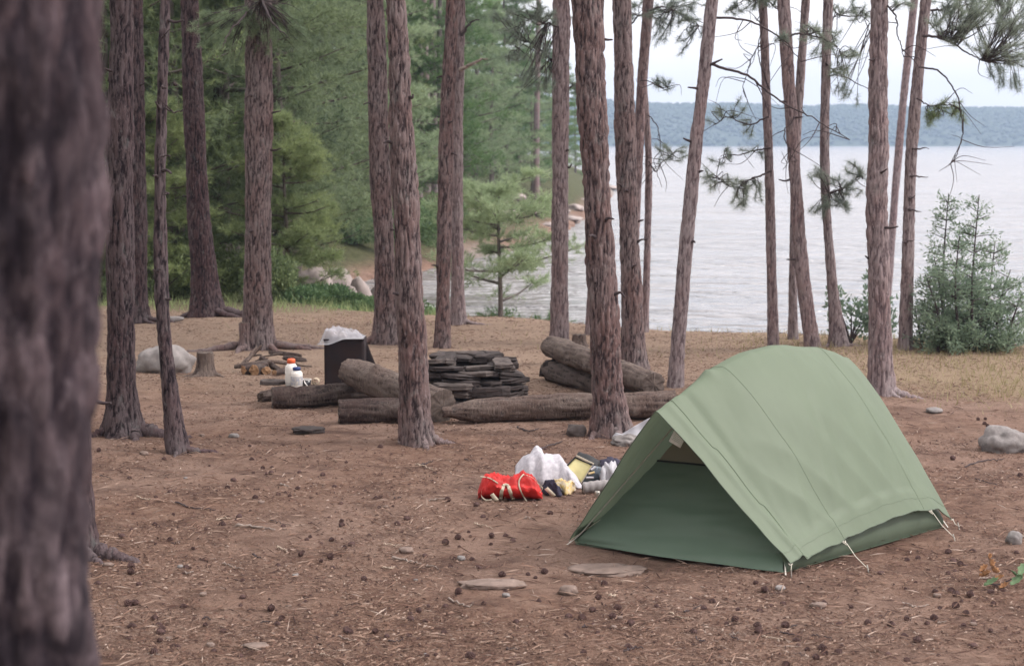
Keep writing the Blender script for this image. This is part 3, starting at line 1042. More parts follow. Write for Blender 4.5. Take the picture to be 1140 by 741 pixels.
needle_branch(T['v'], [(1023, 75), (1050, 80), (1068, 105), (1072, 140), (1062, 170), (1051, 181)], yv - .4, [], .012, 12, twigs=10)
needle_branch(T['v'], [(1020, 110), (1035, 118), (1055, 118), (1072, 124)], yv - .3, [(1048, 120, 16, 7), (1066, 124, 12, 5), (1040, 132, 10, 3)], .010, 13, mat='n_mid', twigs=2)
needle_branch(T['v'], [(1030, 12), (1060, 5), (1095, -4), (1130, -12)], yv + .5, [(1058, 4, 22, 8), (1085, -2, 24, 9), (1112, 4, 24, 9), (1132, 34, 22, 8), (1048, 24, 16, 5), (1105, 84, 16, 5), (1128, 92, 14, 5)], .016, 41, twigs=4)
needle_branch(T['q'], [(873, 20), (860, 8), (838, 4), (815, 12)], yq + .3, [(852, 6, 14, 4), (835, 2, 14, 4), (815, 10, 14, 4)], .012, 42, twigs=5)
needle_branch(T['s'], [(922, 6), (938, 16), (955, 14), (970, 24)], ys + .3, [(940, 10, 16, 5), (958, 16, 14, 5), (930, 100, 10, 3), (912, 60, 12, 4), (945, 110, 10, 3)], .012, 43, twigs=5)
needle_branch(T['q'], [(884, 130), (872, 150), (880, 175), (868, 190)], yq - .2, [], .009, 44, twigs=8)
needle_branch(T['p'], [(852, 40), (840, 60), (828, 95), (834, 120)], yp + .1, [], .008, 45, twigs=9)
needle_branch(T['j'], [(624, 70), (608, 62), (590, 50), (572, 60)], yj + .2, [(595, 44, 18, 6), (575, 62, 16, 5), (612, 74, 12, 4), (560, 20, 18, 6), (588, 104, 12, 3)], .013, 46, twigs=5)
needle_branch(T['l'], [(698, 30), (715, 18), (735, 22), (750, 12)], yn - .2, [(712, 10, 16, 5), (735, 26, 14, 4), (752, 4, 16, 5), (770, 0, 16, 5)], .012, 47, twigs=4)
for (x1, y1, x2, y2) in ((1022, 166, 1034, 165), (1019, 196, 1030, 197), (1018, 220, 1022, 220), (1017, 233, 1027, 232), (1012, 270, 1018, 268)):
    needle_branch(T['v'], [(x1 - 6, y1), (x2, y2)], yv, [], .014, int(y1), twigs=0)
needle_branch(T['m'], [(720, 12), (740, 8), (760, 14), (780, 30)], ym - .5, [(745, 12, 20, 9), (765, 18, 18, 8), (775, 38, 12, 4), (740, 40, 10, 4), (758, 52, 10, 3)], .014, 20, twigs=2)
needle_branch(T['m'], [(713, 90), (725, 92), (738, 96), (746, 88)], ym - .5, [(740, 94, 12, 5)], .008, 21, twigs=2)
needle_branch(T['n'], [(722, 180), (730, 190), (740, 178), (752, 170)], yn - .5, [(748, 172, 16, 6), (736, 168, 10, 3)], .008, 22, twigs=6)
needle_branch(T['n'], [(722, 128), (730, 140), (732, 160), (728, 180), (738, 205)], yn - .4, [], .008, 23, twigs=6)
needle_branch(T['j'], [(622, 30), (605, 25), (590, 18), (575, 20)], yj - .6, [(605, 22, 16, 8), (585, 16, 18, 9), (600, 60, 14, 6), (590, 85, 12, 5), (610, 95, 10, 4), (575, 40, 14, 6)], .014, 24, twigs=3, ln=.085)
needle_branch(T['j'], [(632, 100), (645, 96), (652, 100)], yj + .3, [(645, 98, 10, 4)], .008, 25, twigs=2)
needle_branch(T['i'], [(512, 78), (525, 70), (538, 65), (547, 65)], yi, [], .03, 26, twigs=2, wood='stick')
needle_branch(T['i'], [(514, 40), (526, 25), (534, 24)], yi, [], .02, 27, twigs=3)
needle_branch(T['e'], [(282, 5, .2), (270, 22, -.5), (255, 40, -.8), (248, 52, -.9)], ye, [(250, 42, 26, 9), (272, 34, 24, 9), (240, 22, 22, 7), (258, 58, 16, 4), (228, 40, 14, 3)], .016, 28, mat='n_pale', ln=.08, per=40)
needle_branch(T['e'], [(292, 0, -.3), (300, 22, -.8), (315, 40, -1.0), (325, 48, -1.0)], ye, [(300, 38, 24, 9), (320, 42, 22, 8), (285, 22, 22, 9), (312, 14, 24, 8), (296, 58, 12, 3), (334, 28, 18, 6)], .016, 29, mat='n_pale', ln=.08, per=40)
needle_branch(T['c'], [(184, 120), (197, 121), (206, 119)], yc, [], .008, 30, twigs=1)
for (x, y, dx) in ((176, 98, 9), (186, 178, -10), (180, 215, 8), (190, 95, 7), (171, 300, 8), (188, 42, -8)):
    needle_branch(T['c'], [(x + dx, y), (x, y - 3)], yc - .06, [], .010, y, twigs=0)

# ------------------------------------------------------------------ the woods behind
forest_src = []
specs = [(41, .8, 13, 2.7, 'n_mid'), (42, 1.2, 14, 2.4, 'n_dark'), (43, .5, 12, 3.0, 'n_mid'), (44, 2.2, 14, 2.5, 'n_dark')]
for k, (sd, z0, z1, rad, mt) in enumerate(specs):
    w, nd = pine_crown(sd, z0, z1, rad, 1.0, 15, .17, .017, .80, .06, 'cone', .16, .38)
    zz = np.linspace(-.4, z1 - .3, 40)
    tk = tube(np.stack([.06 * np.sin(zz * .5 + k), .06 * np.cos(zz * .4 + k), zz], 1), np.interp(zz, [-.4, .3, z1], [.24, .16, .03]), 14, False)
    wd = join(tk, w)
    me_t = wd.mesh('trunk'); shade(me_t); me_t.materials.append(M['bark_forest'])
    a = me_t.attributes.new('plate', 'FLOAT', 'POINT'); a.data.foreach_set('value', RNG.uniform(.1, .9, len(me_t.vertices)).astype(np.float32))
    me_c = nd.mesh('crown')
    forest_src.append((me_t, me_c, mt))
crown_mats = {}


def forest_tree(x, y, k, sc, rz, label, group, mat=None):
    me_t, me_c, mt = forest_src[k]
    mat = mat or mt
    key = (k, mat)
    if key not in crown_mats:
        m2 = me_c.copy(); m2.materials.clear(); m2.materials.append(M[mat]); crown_mats[key] = m2
    t = thing('pine_tree', label, 'tree', (x, y, h1(x, y)), group)
    t.rotation_euler = (0, 0, rz); t.scale = (sc, sc, sc)
    for nm, me in (('trunk', me_t), ('crown', crown_mats[key])):
        o = bpy.data.objects.new(nm, me); COL.objects.link(o); o.parent = t
    return t


def px_to_x(px, Y): return (px - CX) / F_PX * Y


rf = random.Random(5)
# (px, depth, kind, scale, material)
WOODS = 'dense pines of the woods beyond the camp'
woods = []
for px, Y in ((118, 33), (150, 36.5), (192, 34), (178, 40), (250, 36), (262, 42), (310, 34.5), (326, 40), (215, 44), (130, 43), (360, 58), (300, 48), (100, 38), (60, 36), (20, 34),
              (170, 50), (230, 53), (280, 56), (338, 58), (120, 52), (70, 46), (200, 60), (310, 66), (255, 68), (370, 64), (150, 64), (390, 70), (90, 62), (345, 72)):
    woods.append((px, Y, rf.randrange(4), rf.uniform(.85, 1.2), None))
for px, Y, k, sc, m in woods:
    forest_tree(px_to_x(px, Y), Y, k, sc, rf.uniform(0, 6.28), 'dense green pine in the woods behind the camp', WOODS, m)
for x_, y_ in ((-5.5, 1), (-6.2, 7), (-8.2, 13), (-9.6, 19), (-4.5, -4), (-8.5, -1), (-10, 6), (-12, 13), (-11.5, 25), (-2, -7), (-13, 20)):  # out-of-view pines, added to cut the light from the left
    forest_tree(x_, y_, rf.randrange(4), rf.uniform(.95, 1.2), rf.uniform(0, 6.28), 'unseen dense pine added to shade the landward side of the camp', 'unseen pines added to shade the camp')
PEN = 'pale green pines on the far side of the inlet'
for px, Y in ((405, 76), (425, 64), (450, 70), (472, 78), (440, 86), (492, 70), (514, 78), (530, 90), (548, 84), (470, 98), (562, 92), (576, 100), (592, 96), (600, 108), (520, 112), (550, 118),
              (625, 116), (500, 130), (450, 120), (585, 130), (420, 104), (400, 112), (612, 138), (640, 150), (540, 140), (470, 140), (655, 160)):
    k_ = 1.05 if px < 535 else .80 if px < 580 else .62 if px < 620 else .5
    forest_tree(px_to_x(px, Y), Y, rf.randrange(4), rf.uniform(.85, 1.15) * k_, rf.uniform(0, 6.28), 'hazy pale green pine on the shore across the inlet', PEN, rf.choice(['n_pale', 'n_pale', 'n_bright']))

# bare tall trunks standing among the far trees
for k, (px, py, Y) in enumerate(((466, 280, 72), (474, 285, 74), (484, 280, 75), (489, 284, 78), (598, 262, 92))):
    x = px_to_x(px, Y); z = h1(x, Y)
    zz = np.linspace(-.3, 13, 24)
    mbx = tube(np.stack([x + .05 * np.sin(zz * .4 + k), Y + 0 * zz, z + zz], 1), np.interp(zz, [-.3, 13], [.17, .09]), 12, False)
    t = thing('pine_tree', 'bare straight trunk among the pale pines beyond the inlet', 'tree', (x, Y, z), 'bare trunks across the inlet')
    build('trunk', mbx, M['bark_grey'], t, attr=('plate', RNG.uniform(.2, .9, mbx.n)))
    me, _ = camp_crown(k % 3)
    o = bpy.data.objects.new('crown', me); COL.objects.link(o); o.parent = t; o.location = (0, 0, 8.5)


# small bright pine by the inlet
def small_pine(label, px, py, hgt, rad, seed, mat='n_bright', Y=None, low=.12):
    b = G(px, py) if Y is None else Vector((px_to_x(px, Y), Y, h1(px_to_x(px, Y), Y)))
    w, nd = pine_crown(seed, hgt * low, hgt, rad, 1.0, 18, .11, .008, .34, .02, 'cone', .14, .22)
    zz = np.linspace(-.2, hgt * .96, 20)
    tk = tube(np.stack([.02 * np.sin(zz * 2), 0 * zz, zz], 1), np.linspace(.055, .012, 20), 10, False)
    wd = join(tk, w)
    wd.V = [v + np.array(b) for v in wd.V]; nd.V = [v + np.array(b) for v in nd.V]
    t = thing('pine_sapling', label, 'tree', b)
    build('trunk', wd, M['bark_forest'], t, attr=('plate', RNG.uniform(.1, .9, wd.n)))
    build('crown', nd, M[mat], t, False)


small_pine('young bright green pine standing at the edge of the inlet', 556, 356, 3.0, 1.15, 61, 'n_pale', Y=31.0, low=.36)
small_pine('low young pine at the waterline beyond the crooked-limb pine', 592, 350, .75, .55, 62, 'n_bright', Y=31.6)
small_pine('young pine with a thin stem at the edge of the dense woods', 180, 345, 3.2, .8, 63, 'n_mid', Y=31.5)
small_pine('young pine in front of the dense woods near the green bushes', 318, 345, 3.0, .8, 64, 'n_mid', Y=32.0)


def bush(label, c, size, seed, n=6000, ln=.07, wd=.035, mat='bush', name='bush', group=None):
    lf, st = bush_mb(c, size, seed, n, ln, wd)
    t = thing(name, label, 'bush', c, group)
    build('leaves', lf, M[mat], t, False)
    build('stems', st, M['twig'], t)
    return t


for k, (px, Y, sx, sz, lab) in enumerate((
        (352, 31.5, .9, .34, 'bright green bush at the edge of the woods closest to the rocks'),
        (385, 31.5, .8, .28, 'bright green bush just behind the clear plastic bag'),
        (415, 31.0, .7, .26, 'bright green bush beside the pair of touching trunks'),
        (170, 31.0, .8, .75, 'dull green undergrowth bush behind the thin slanting pine'),
        (200, 32.0, .8, .9, 'dull green bush beside the flared pine at the edge of the woods'),
        (255, 32.0, .8, .85, 'undergrowth bush between the flared pine and the pale stout pine'),
        (310, 31.0, .6, .60, 'undergrowth bush behind the stout reddish pine'),
        (110, 32.0, .9, 1.0, 'undergrowth bush behind the dark rough-barked pine'),
        (470, 34.5, .5, .55, 'small leafy bush on the inlet bank behind the thick pine'),
        (398, 57.0, 1.6, 1.1, 'green shrub on the far bank of the inlet above the pink boulders'),
        (440, 59.5, 1.8, 1.3, 'green shrub on the far bank of the inlet behind the touching trunks'),
        (486, 63.0, 1.6, 1.2, 'green shrub on the far bank of the inlet beside the crooked-limb pine'),
        (640, 33.0, .6, .45, 'low bush on the bank between two lakeside trunks'))):
    x = px_to_x(px, Y); z = h1(x, Y)
    bush(lab, (x, Y, z), (sx, .7, sz), 80 + k, 5200, .075 * (1.8 if Y > 50 else 1), .034 * (1.8 if Y > 50 else 1), 'bush' if k in (0, 1, 2, 8, 9, 10, 11, 12) else 'n_mid')


# the cedar bush by the water
def cedar():
    rng = np.random.default_rng(77)
    Y = G(1060, 393).y + .4
    base = Vector((px_to_x(1070, Y), Y, h1(px_to_x(1070, Y), Y)))
    P = []; N = []; wood = []
    stems = [(1056, 215, 395, .26), (1090, 217, 395, .36), (1068, 262, 398, .42), (1030, 305, 395, .34), (1108, 268, 400, .42), (1125, 300, 400, .44), (1040, 285, 395, .36), (1082, 300, 402, .50),
             (1138, 325, 405, .45), (1018, 340, 392, .26), (1060, 330, 402, .5), (1100, 335, 405, .5)]
    for (tx_, ty_, by_, rad) in stems:
        dy = rng.uniform(-.5, .6)
        top = np.array(at(tx_, ty_, Y + dy)[:])
        bx = (tx_ - 1075) * .72 + 1075
        bot = np.array([px_to_x(bx, Y), Y + dy * .5, base.z - .05])
        hgt = top[2] - bot[2]
        S = spline([bot, bot * .5 + top * .5 + rng.normal(0, .05, 3), top], 20)
        wood.append(tube(S, np.linspace(.022, .005, 20), 7))
        nb = int(30 * hgt)
        for b in range(nb):
            f = rng.uniform(.02, 1.0) ** 1.1
            q = S[int(f * 19)]
            a = rng.uniform(0, 6.28)
            L = rad * 1.2 * (1.0 - f * .75) * rng.uniform(.45, 1.2) + .07
            d = unit(np.array([math.cos(a), math.sin(a), rng.uniform(.1, .6)]))
            tw = spline([q, q + d * L * .6, q + d * L + [0, 0, -.04 * L]], 6)
            wood.append(tube(tw, np.linspace(.006, .002, 6), 4, False))
            for i in range(int((16 + L * 85) * (1.5 - .8 * f))):
                u = rng.uniform(.3, 1.05)
                pp = q + d * L * u + rng.normal(0, .035, 3)
                P.append(pp); N.append(unit(d + rng.normal(0, .5, 3) + [0, 0, .15]))
    t = thing('cedar_bush', 'tall many-stemmed green cedar bush with two thin leaders beside the lake', 'bush', base)
    build('leaves', leaf_mb(np.array(P), np.array(N), .070, .019, rng), M['cedar'], t, False)
    build('stems', join(*wood), M['twig'], t)
    b2 = G(952, 385)
    bush('small leafy shrub seen between the curved pine and the stout furrowed pine', (b2.x, b2.y + .3, b2.z), (.35, .3, .55), 91, 420, .09, .045, 'cedar', 'shrub')
    b3 = G(998, 388)
    bush('narrow leafy shrub squeezed between the stout furrowed pine and the stubby pine', (b3.x, b3.y + .8, b3.z), (.22, .3, .75), 92, 500, .08, .04, 'cedar', 'shrub')


cedar()


# dry grass on the crest
def grass_stuff():
    rng = np.random.default_rng(12)
    n = 90000
    y = rng.uniform(17.5, 29.5, n); x = rng.uniform(-4, 9.5, n)
    sd = shore_dist(x, y)
    dens = (.9 * sstep(9, 5.5, sd) * (.14 + .86 * sstep(1, 4.5, x)) + 1.0 * sstep(3.4, 5.0, x) * sstep(17.5, 20, y))
    dens *= (vn(x * .9, y * .9, 31) + .62) * sstep(1.0, 3.5, sd)
    k = rng.uniform(0, 1, n) < np.clip(dens, 0, 1) * .36
    x, y = x[k], y[k]; z = H(x, y)
    m = len(x)
    hgt = rng.uniform(.04, .13, m) * (1 + .4 * vn(x * 2, y * 2, 3))
    a = rng.uniform(0, 6.28, m)
    lean = rng.normal(0, .45, (m, 2)) * hgt[:, None]
    w = rng.uniform(.003, .007, m)
    base = np.stack([x, y, z - .01], 1)
    sv = np.stack([np.cos(a) * w, np.sin(a) * w, a * 0], 1)
    V = np.stack([base - sv, base + sv, base + np.stack([lean[:, 0], lean[:, 1], hgt], 1)], 1).reshape(-1, 3)
    tag(build('dry_grass', MB().add(V, np.arange(m * 3).reshape(-1, 3)), M['grass'], None, False), 'short dry yellow-green grass along the bank above the lake', None, None, 'stuff')
    # green grass at the edge of the woods
    n = 3200
    y = rng.uniform(28.5, 33.5, n); x = rng.uniform(-8.5, -1.0, n)
    sd = shore_dist(x, y); k = sd > 1.5
    x, y = x[k], y[k]; z = H(x, y); m = len(x)
    hgt = rng.uniform(.05, .22, m); a = rng.uniform(0, 6.28, m); w = rng.uniform(.004, .008, m)
    lean = rng.normal(0, .4, (m, 2)) * hgt[:, None]
    base = np.stack([x, y, z - .01], 1); sv = np.stack([np.cos(a) * w, np.sin(a) * w, a * 0], 1)
    V = np.stack([base - sv, base + sv, base + np.stack([lean[:, 0], lean[:, 1], hgt], 1)], 1).reshape(-1, 3)
    tag(build('woodland_grass', MB().add(V, np.arange(m * 3).reshape(-1, 3)), M['n_mid'], None, False), 'low green grass at the foot of the dense woods', None, None, 'stuff')


grass_stuff()


# ------------------------------------------------------------------ litter and cones
def litter():
    rng = np.random.default_rng(3)
    n = 330000
    # denser close by, where single needles can be told apart
    y = 8.6 + (rng.uniform(0, 1, n) ** 1.7) * 20
    x = rng.uniform(-1, 1, n) * (y * .285 + .4)
    ok = shore_dist(x, y) > 3
    x, y = x[ok], y[ok]; n = len(x)
    z = H(x, y) + .004
    kind = rng.random(n)
    ln = np.where(kind < .78, rng.uniform(.02, .075, n), np.where(kind < .97, rng.uniform(.012, .040, n), rng.uniform(.06, .16, n)))
    w = np.where(kind < .78, rng.uniform(.0012, .0028, n), np.where(kind < .97, rng.uniform(.005, .014, n), rng.uniform(.004, .009, n)))
    a = rng.uniform(0, 6.28, n); tilt = rng.normal(0, .16, n)
    d = np.stack([np.cos(a), np.sin(a), tilt], 1); s = np.stack([-np.sin(a), np.cos(a), rng.normal(0, .25, n)], 1)
    c = np.stack([x, y, z + np.abs(tilt) * ln / 2], 1)
    up = np.array([0, 0, 1.0])
    clump = vn(x * 1.3, y * 1.3, 77) + .6 * vn(x * 3.7, y * 3.7, 78)
    keep_ = (rng.random(n) < .55 + 1.6 * clump) | (kind >= .97)
    c, d, s, ln, w = c[keep_], d[keep_], s[keep_], ln[keep_], w[keep_]; n = len(ln)
    V = np.stack([c - d * ln[:, None] / 2, c + s * w[:, None] / 2, c + d * ln[:, None] / 2, c - s * w[:, None] / 2, c + up * w[:, None] * .8], 1).reshape(-1, 3)
    i = np.arange(n)[:, None] * 5
    F = np.concatenate([i + np.array([[0, 3, 4]]), i + np.array([[3, 2, 4]]), i + np.array([[2, 1, 4]]), i + np.array([[1, 0, 4]])])
    tag(build('needle_litter', MB().add(V, F), M['litter'], None, False), 'fallen needles, bark flakes and chips strewn over the ground', None, None, 'stuff')


litter()


def cone_mesh():
    nu, nv = 30, 20
    V = []
    for i in range(nv):
        f = i / (nv - 1)
        for j in range(nu):
            a = j / nu * 2 * PI
            r = .021 * math.sin(PI * min(1, f * .96 + .02)) ** .7 * (1 - .25 * f)
            b = .5 + .5 * math.cos(a * 5 + f * 26 + (i % 2) * PI)
            r *= 1 + .45 * b * math.sin(PI * f)
            V.append((math.cos(a) * r, math.sin(a) * r, f * .050 + .004 * b))
    V = np.array(V) @ rotx(PI / 2 - .2).T
    V[:, 2] -= V[:, 2].min() + .004
    i = np.arange(nv - 1)[:, None] * nu; j = np.arange(nu)[None, :]; k = (j + 1) % nu
    F = np.stack([i + j, i + k, i + nu + k, i + nu + j], -1).reshape(-1, 4)
    mb = MB().add(V, F)
    me = mb.mesh('pine_cone'); shade(me, False); me.materials.append(M['cone'])
    return me


def cones():
    me = cone_mesh()
    rng = random.Random(21)
    centres = [(200, 600), (470, 560), (330, 540), (560, 640), (430, 700), (820, 680), (900, 700), (1030, 690), (1000, 600), (1060, 500), (690, 660), (250, 520), (380, 600), (1100, 640), (980, 480), (180, 690), (640, 700), (520, 600)]
    cnt = 0
    while cnt < 292:
        if rng.random() < .78:
            c = rng.choice(centres); px = rng.gauss(c[0], 48); py = rng.gauss(c[1], 20)
        else:
            px = rng.uniform(110, 1138); py = 470 + 268 * rng.random() ** .7
        if not (100 < px < 1150 and 455 < py < 745): continue
        if 625 < px < 1060 and 440 < py < 645 and not (px > 890 and py > 660 - (px - 880) * .3): continue
        p = G(px, py)
        o = bpy.data.objects.new('pine_cone', me); COL.objects.link(o)
        o.location = p; s = rng.uniform(.42, 1.0)
        o.location = p - Vector((0, 0, rng.uniform(.002, .012)))
        o.scale = (s, s, s * rng.uniform(.8, 1)); o.rotation_euler = (rng.uniform(-.3, .3), rng.uniform(-.4, .4), rng.uniform(0, 6.28))
        tag(o, 'small dark pine cone lying on the needle-covered ground', 'pine cone', 'pine cones scattered over the ground')
        cnt += 1


cones()


# ------------------------------------------------------------------ the tent
def tent():
    FL = np.array(G(637, 605)[:]); FR = np.array(G(876, 640)[:]); BR = np.array(G(1055, 587)[:])
    AX = BR - FR
    zb = (FL[2] + FR[2] + BR[2]) / 3
    LAT = (FR - FL) / 2
    FM = (FL + FR) / 2
    ah = AX.copy(); ah[2] = 0

    def P(t, s, h):
        q = FM + ah * t + LAT * s
        return np.array([q[0], q[1], zb + h])

    hr = lambda t: np.interp(t, [-.11, .10, .187, .35, .55, .8, .93, 1.02], [.965, 1.10, 1.165, 1.235, 1.268, 1.215, 1.155, 1.085])
    hemr = lambda t: np.interp(t, [0, .1, .3, .55, .75, .9, 1.0], [.085, .105, .14, .195, .20, .16, .07])
    root = thing('tent', 'sage green dome tent with a rain fly, dark green front wall and pale guy lines', 'tent', FM * .5 + (FM + ah) * .5)
    nt2, ns = 121, 101
    S = np.linspace(-1, 1, ns); TT = np.linspace(0, 1, nt2)
    # smooth ridge profile
    tk = np.linspace(-.11, 1.02, nt2); hk = np.array([hr(t) for t in tk]); ker = np.hanning(13); ker /= ker.sum()
    hs = np.convolve(np.pad(hk, 6, 'edge'), ker, 'valid'); hs[:3] = hk[:3]; hs[-3:] = hk[-3:]
    pts = np.zeros((nt2, ns, 3))
    for i, u in enumerate(TT):
        for j, s in enumerate(S):
            a = abs(s)
            t0 = -.11 * (1 - a) ** 1.0; t1 = 1.0 + .02 * (1 - a)
            t = t0 + (t1 - t0) * u
            rid = hs[i]
            hem = hemr(u) if s > 0 else .05
            mid = math.sin(PI * min(1, max(0, u))) ** .6
            rnd = .004 + .028 * sstep(.02, .3, u)
            aa = math.sqrt(a * a + (rnd * 2.2) ** 2 * (1 - a)) if a < 1 else 1.0
            aa0 = rnd * 2.2
            aa = min(1, (aa - aa0) / (1 - aa0))
            bul = (.012 + .068 * sstep(.0, .45, u) * (1 - .72 * sstep(.62, 1, u))) * math.sin(PI * a ** .9)
            h = rid * (1 - aa) + hem * aa + bul
            lat = a * (1.03 + .03 * mid) + .040 * sstep(.05, .5, u) * (1 - .7 * sstep(.62, 1, u)) * math.sin(PI * a) 
            # wrinkles running down the slope, drawn tight at the corners
            w = .019 * vn(np.array(u * 11 + a * 2.4), np.array(a * 1.6), 41 if s > 0 else 42) + .011 * vn(np.array(u * 30 - a * 5), np.array(a * 2.0), 43) + .006 * vn(np.array(u * 60 + a * 8), np.array(a * 2.6), 44)
            w = .7 * w - .042 * abs(float(vn(np.array(u * 7 - a * 2.6), np.array(a * 1.3), 45))) - .030 * abs(float(vn(np.array(u * 15 + a * 4.0), np.array(a * 1.5 + 5), 46)))
            w *= 1.7 * (.22 + .8 * a) * (1 - .6 * mid * (a > .9))
            fr = math.exp(-((u - .045 - .02 * a) / .012) ** 2) * .012 - math.exp(-((u - .085 - .035 * (1 - a)) / .016) ** 2) * .012 + math.exp(-((u - .155 + .10 * a) / .012) ** 2) * .009 * a
            h += (float(w) + fr * (1.25 if s > 0 else .4))
            pts[i, j] = P(t, math.copysign(lat, s), h)
    # pole tips push the cloth up at the two ends of the hoops
    for (tt_, amp) in ((.24, .030), (.985, .022)):
        for i, u in enumerate(TT):
            for j, s in enumerate(S):
                pts[i, j, 2] += amp * math.exp(-((u - tt_) / .018) ** 2 - (s / .05) ** 2)
    fly = build('fly', grid(pts), M['fly'], root)
    hemP = pts[:, -1] + [0, 0, 0]
    build('hem_binding', tube(hemP, .0045, 6), M['tent_floor'], fly)
    build('hem_binding', tube(pts[0], .0035, 6), M['tent_floor'], fly)
    seam = np.array([pts[8 + int(3 * abs(s)), j] + [0, 0, .002] for j, s in enumerate(S)])
    build('seam', tube(seam[ns // 2:], .0022, 5), M['fly'], fly)
    # stitched seams over the hoops and along the hem
    for i in (int(.29 * nt2), int(.80 * nt2)):
        for o_ in (0,):
            build('seam', tube(pts[i + o_, ns // 2 - 6:] + [0, 0, .001], .0012, 5), M['fly'], fly)
    build('seam', tube(pts[:, -4] + [0, 0, .001], .0011, 5), M['fly'], fly)
    # front wall, recessed under the fly
    f0 = .49
    apex = P(.26, 0, 1.10)

    def wall(a0, a1, nn, mat, name, inset):
        g = np.zeros((nn, 61, 3))
        for i in range(nn):
            f = a0 + (a1 - a0) * i / (nn - 1)
            l = P(.005, -.985, .012) * (1 - f) + apex * f; r = P(.005, .985, .012) * (1 - f) + apex * f
            for j in range(61):
                v = j / 60
                q = l * (1 - v) + r * v
                q = q + ah * (.05 * math.sin(PI * min(1, f)))
                sag = math.sin(PI * v) * math.sin(PI * min(1, f * 1.3)) * .05
                q = q + ah * (sag * .35 + inset)
                wr = .030 * float(vn(np.array(v * 2.2 + f * 1.5), np.array(f * 15 + v * 2), 51)) * (1 - f) ** 2 + .012 * float(vn(np.array(v * 5), np.array(f * 34 - v * 3), 52)) * (1 - f)
                bottom = -.035 * math.exp(-(f / .06) ** 2)
                q = q + ah * (wr + bottom * .3)
                g[i, j] = q
        return build(name, grid(g), mat, root), g

    fw, gw = wall(0, f0, 45, M['tent_wall'], 'front_wall', 0)
    mw, gm2 = wall(f0, 1, 25, M['mesh'], 'mesh_window', .004)
    build('zip', tube(gw[-1] - ah * .004, .006, 6), M['black'], fw)
    # care label hanging by the apex
    Yl = P(.045, 0, 0)[1]
    q = [np.array(at(*c, Yl)[:]) for c in ((752, 476), (765, 483.5), (757.5, 498.5), (744.5, 491))]
    lab = np.zeros((4, 4, 3))
    for i in range(4):
        for j in range(4):
            u, v = i / 3, j / 3
            lab[i, j] = (q[0] * (1 - v) + q[1] * v) * (1 - u) + (q[3] * (1 - v) + q[2] * v) * u + np.array([0, .004 * math.sin(u * 3), 0])
    cl = build('care_label', shell(lab, .001), M['tag'], root)
    lines = MB()
    for i in range(6):
        u = .2 + .11 * i
        a_ = (q[0] * .85 + q[1] * .15) * (1 - u) + (q[3] * .85 + q[2] * .15) * u; b_ = (q[0] * .25 + q[1] * .75) * (1 - u) + (q[3] * .25 + q[2] * .75) * u
        lines = join(lines, tube([a_ + [0, -.004, 0], b_ + [0, -.004, 0]], .0009, 4))
    build('print_line', lines, M['grey_cloth'], cl)
    # body under the fly and the dark floor cloth that turns up the sides
    body = np.zeros((30, 41, 3))
    for i, t in enumerate(np.linspace(.30, .90, 30)):
        for j, s in enumerate(np.linspace(-1, 1, 41)):
            a = abs(s)
            body[i, j] = P(t, s * .93, (hr(t) - .09) * (1 - a) + .20 * a + .05 * math.sin(PI * a))
    build('inner_canopy', grid(body), M['tent_wall'], root)
    sides = MB()
    for sg in (1, -1):
        w = np.zeros((9, 60, 3))
        for j, t in enumerate(np.linspace(.0, .985, 60)):
            for i in range(9):
                f = i / 8
                wr = .012 * float(vn(np.array(t * 16), np.array(f * 3), 61 + sg))
                lat = (.975 + .025 * math.sin(PI * f) - .05 * f + wr * .5) - .02 * math.exp(-(f / .12) ** 2)
                w[i, j] = P(t, sg * lat, .004 + (float(hemr(t)) + .035) * f)
        sides = join(sides, grid(w))
    back = np.zeros((12, 30, 3))
    for i in range(12):
        f = i / 11
        for j in range(30):
            v = j / 29
            back[i, j] = (P(.985, -.97, .004) * (1 - v) + P(.985, .97, .004) * v) * (1 - f) + P(.93, 0, 1.0) * f
    build('side_wall', sides, M['tent_floor'], root)
    build('back_wall', grid(back), M['tent_wall'], root)
    fl = np.array([[P(t, s, .006) for s in np.linspace(-.975, .975, 6)] for t in np.linspace(0, .985, 6)])
    build('floor', grid(fl), M['tent_floor'], root)
    # poles, cords, stakes
    for sg in (-1, 1):
        foot = P(-.02, sg * 1.02, .0)
        build('pole', tube([foot, P(.03, sg * .93, .09), P(.20, sg * .02, hr(.19) - .10)] if sg > 0 else [foot, P(.02, sg * .955, .07), P(.19, sg * .02, hr(.19) - .10)], .0055, 8), M['alu'], root)
        build('pole', tube([P(1.0, sg * 1.0, .0), P(.95, sg * .02, hr(.97) - .11)], .0055, 8), M['alu'], root)
    build('ridge_pole', tube([P(t, 0, hr(t) - .06) for t in np.linspace(.18, .97, 20)], .0055, 8), M['alu'], root)

    def guy(h0, g0, extra=None):
        a = pts[int(round(h0 * (nt2 - 1))), -1]
        gp = np.array(G(*g0)[:])
        loop = build('guy_line', join(tube(np.array([a, a * .88 + gp * .12 + [.006, 0, .004], a * .5 + gp * .5, gp + [0, 0, .02]]), .0024, 6),
                                      tube(np.array([a + [-.012, 0, .0], a * .86 + gp * .14, a + [.014, 0, 0]]), .003, 6)), M['cord'], root)
        d = unit(gp - a)
        build('stake', tube(np.array([gp + [d[0] * .02, d[1] * .02, -.04], gp, gp + np.array([-d[0] * .02, -d[1] * .02, .045])]), .004, 8), M['alu'], root)

    guy(.285, (967, 637)); guy(.83, (1063, 602)); guy(0.0, (881, 642)); guy(1.0, (1068, 589))
    # strap at the left corner of the front
    a = P(.0, -1.0, .035); b = P(.04, -.80, .165)
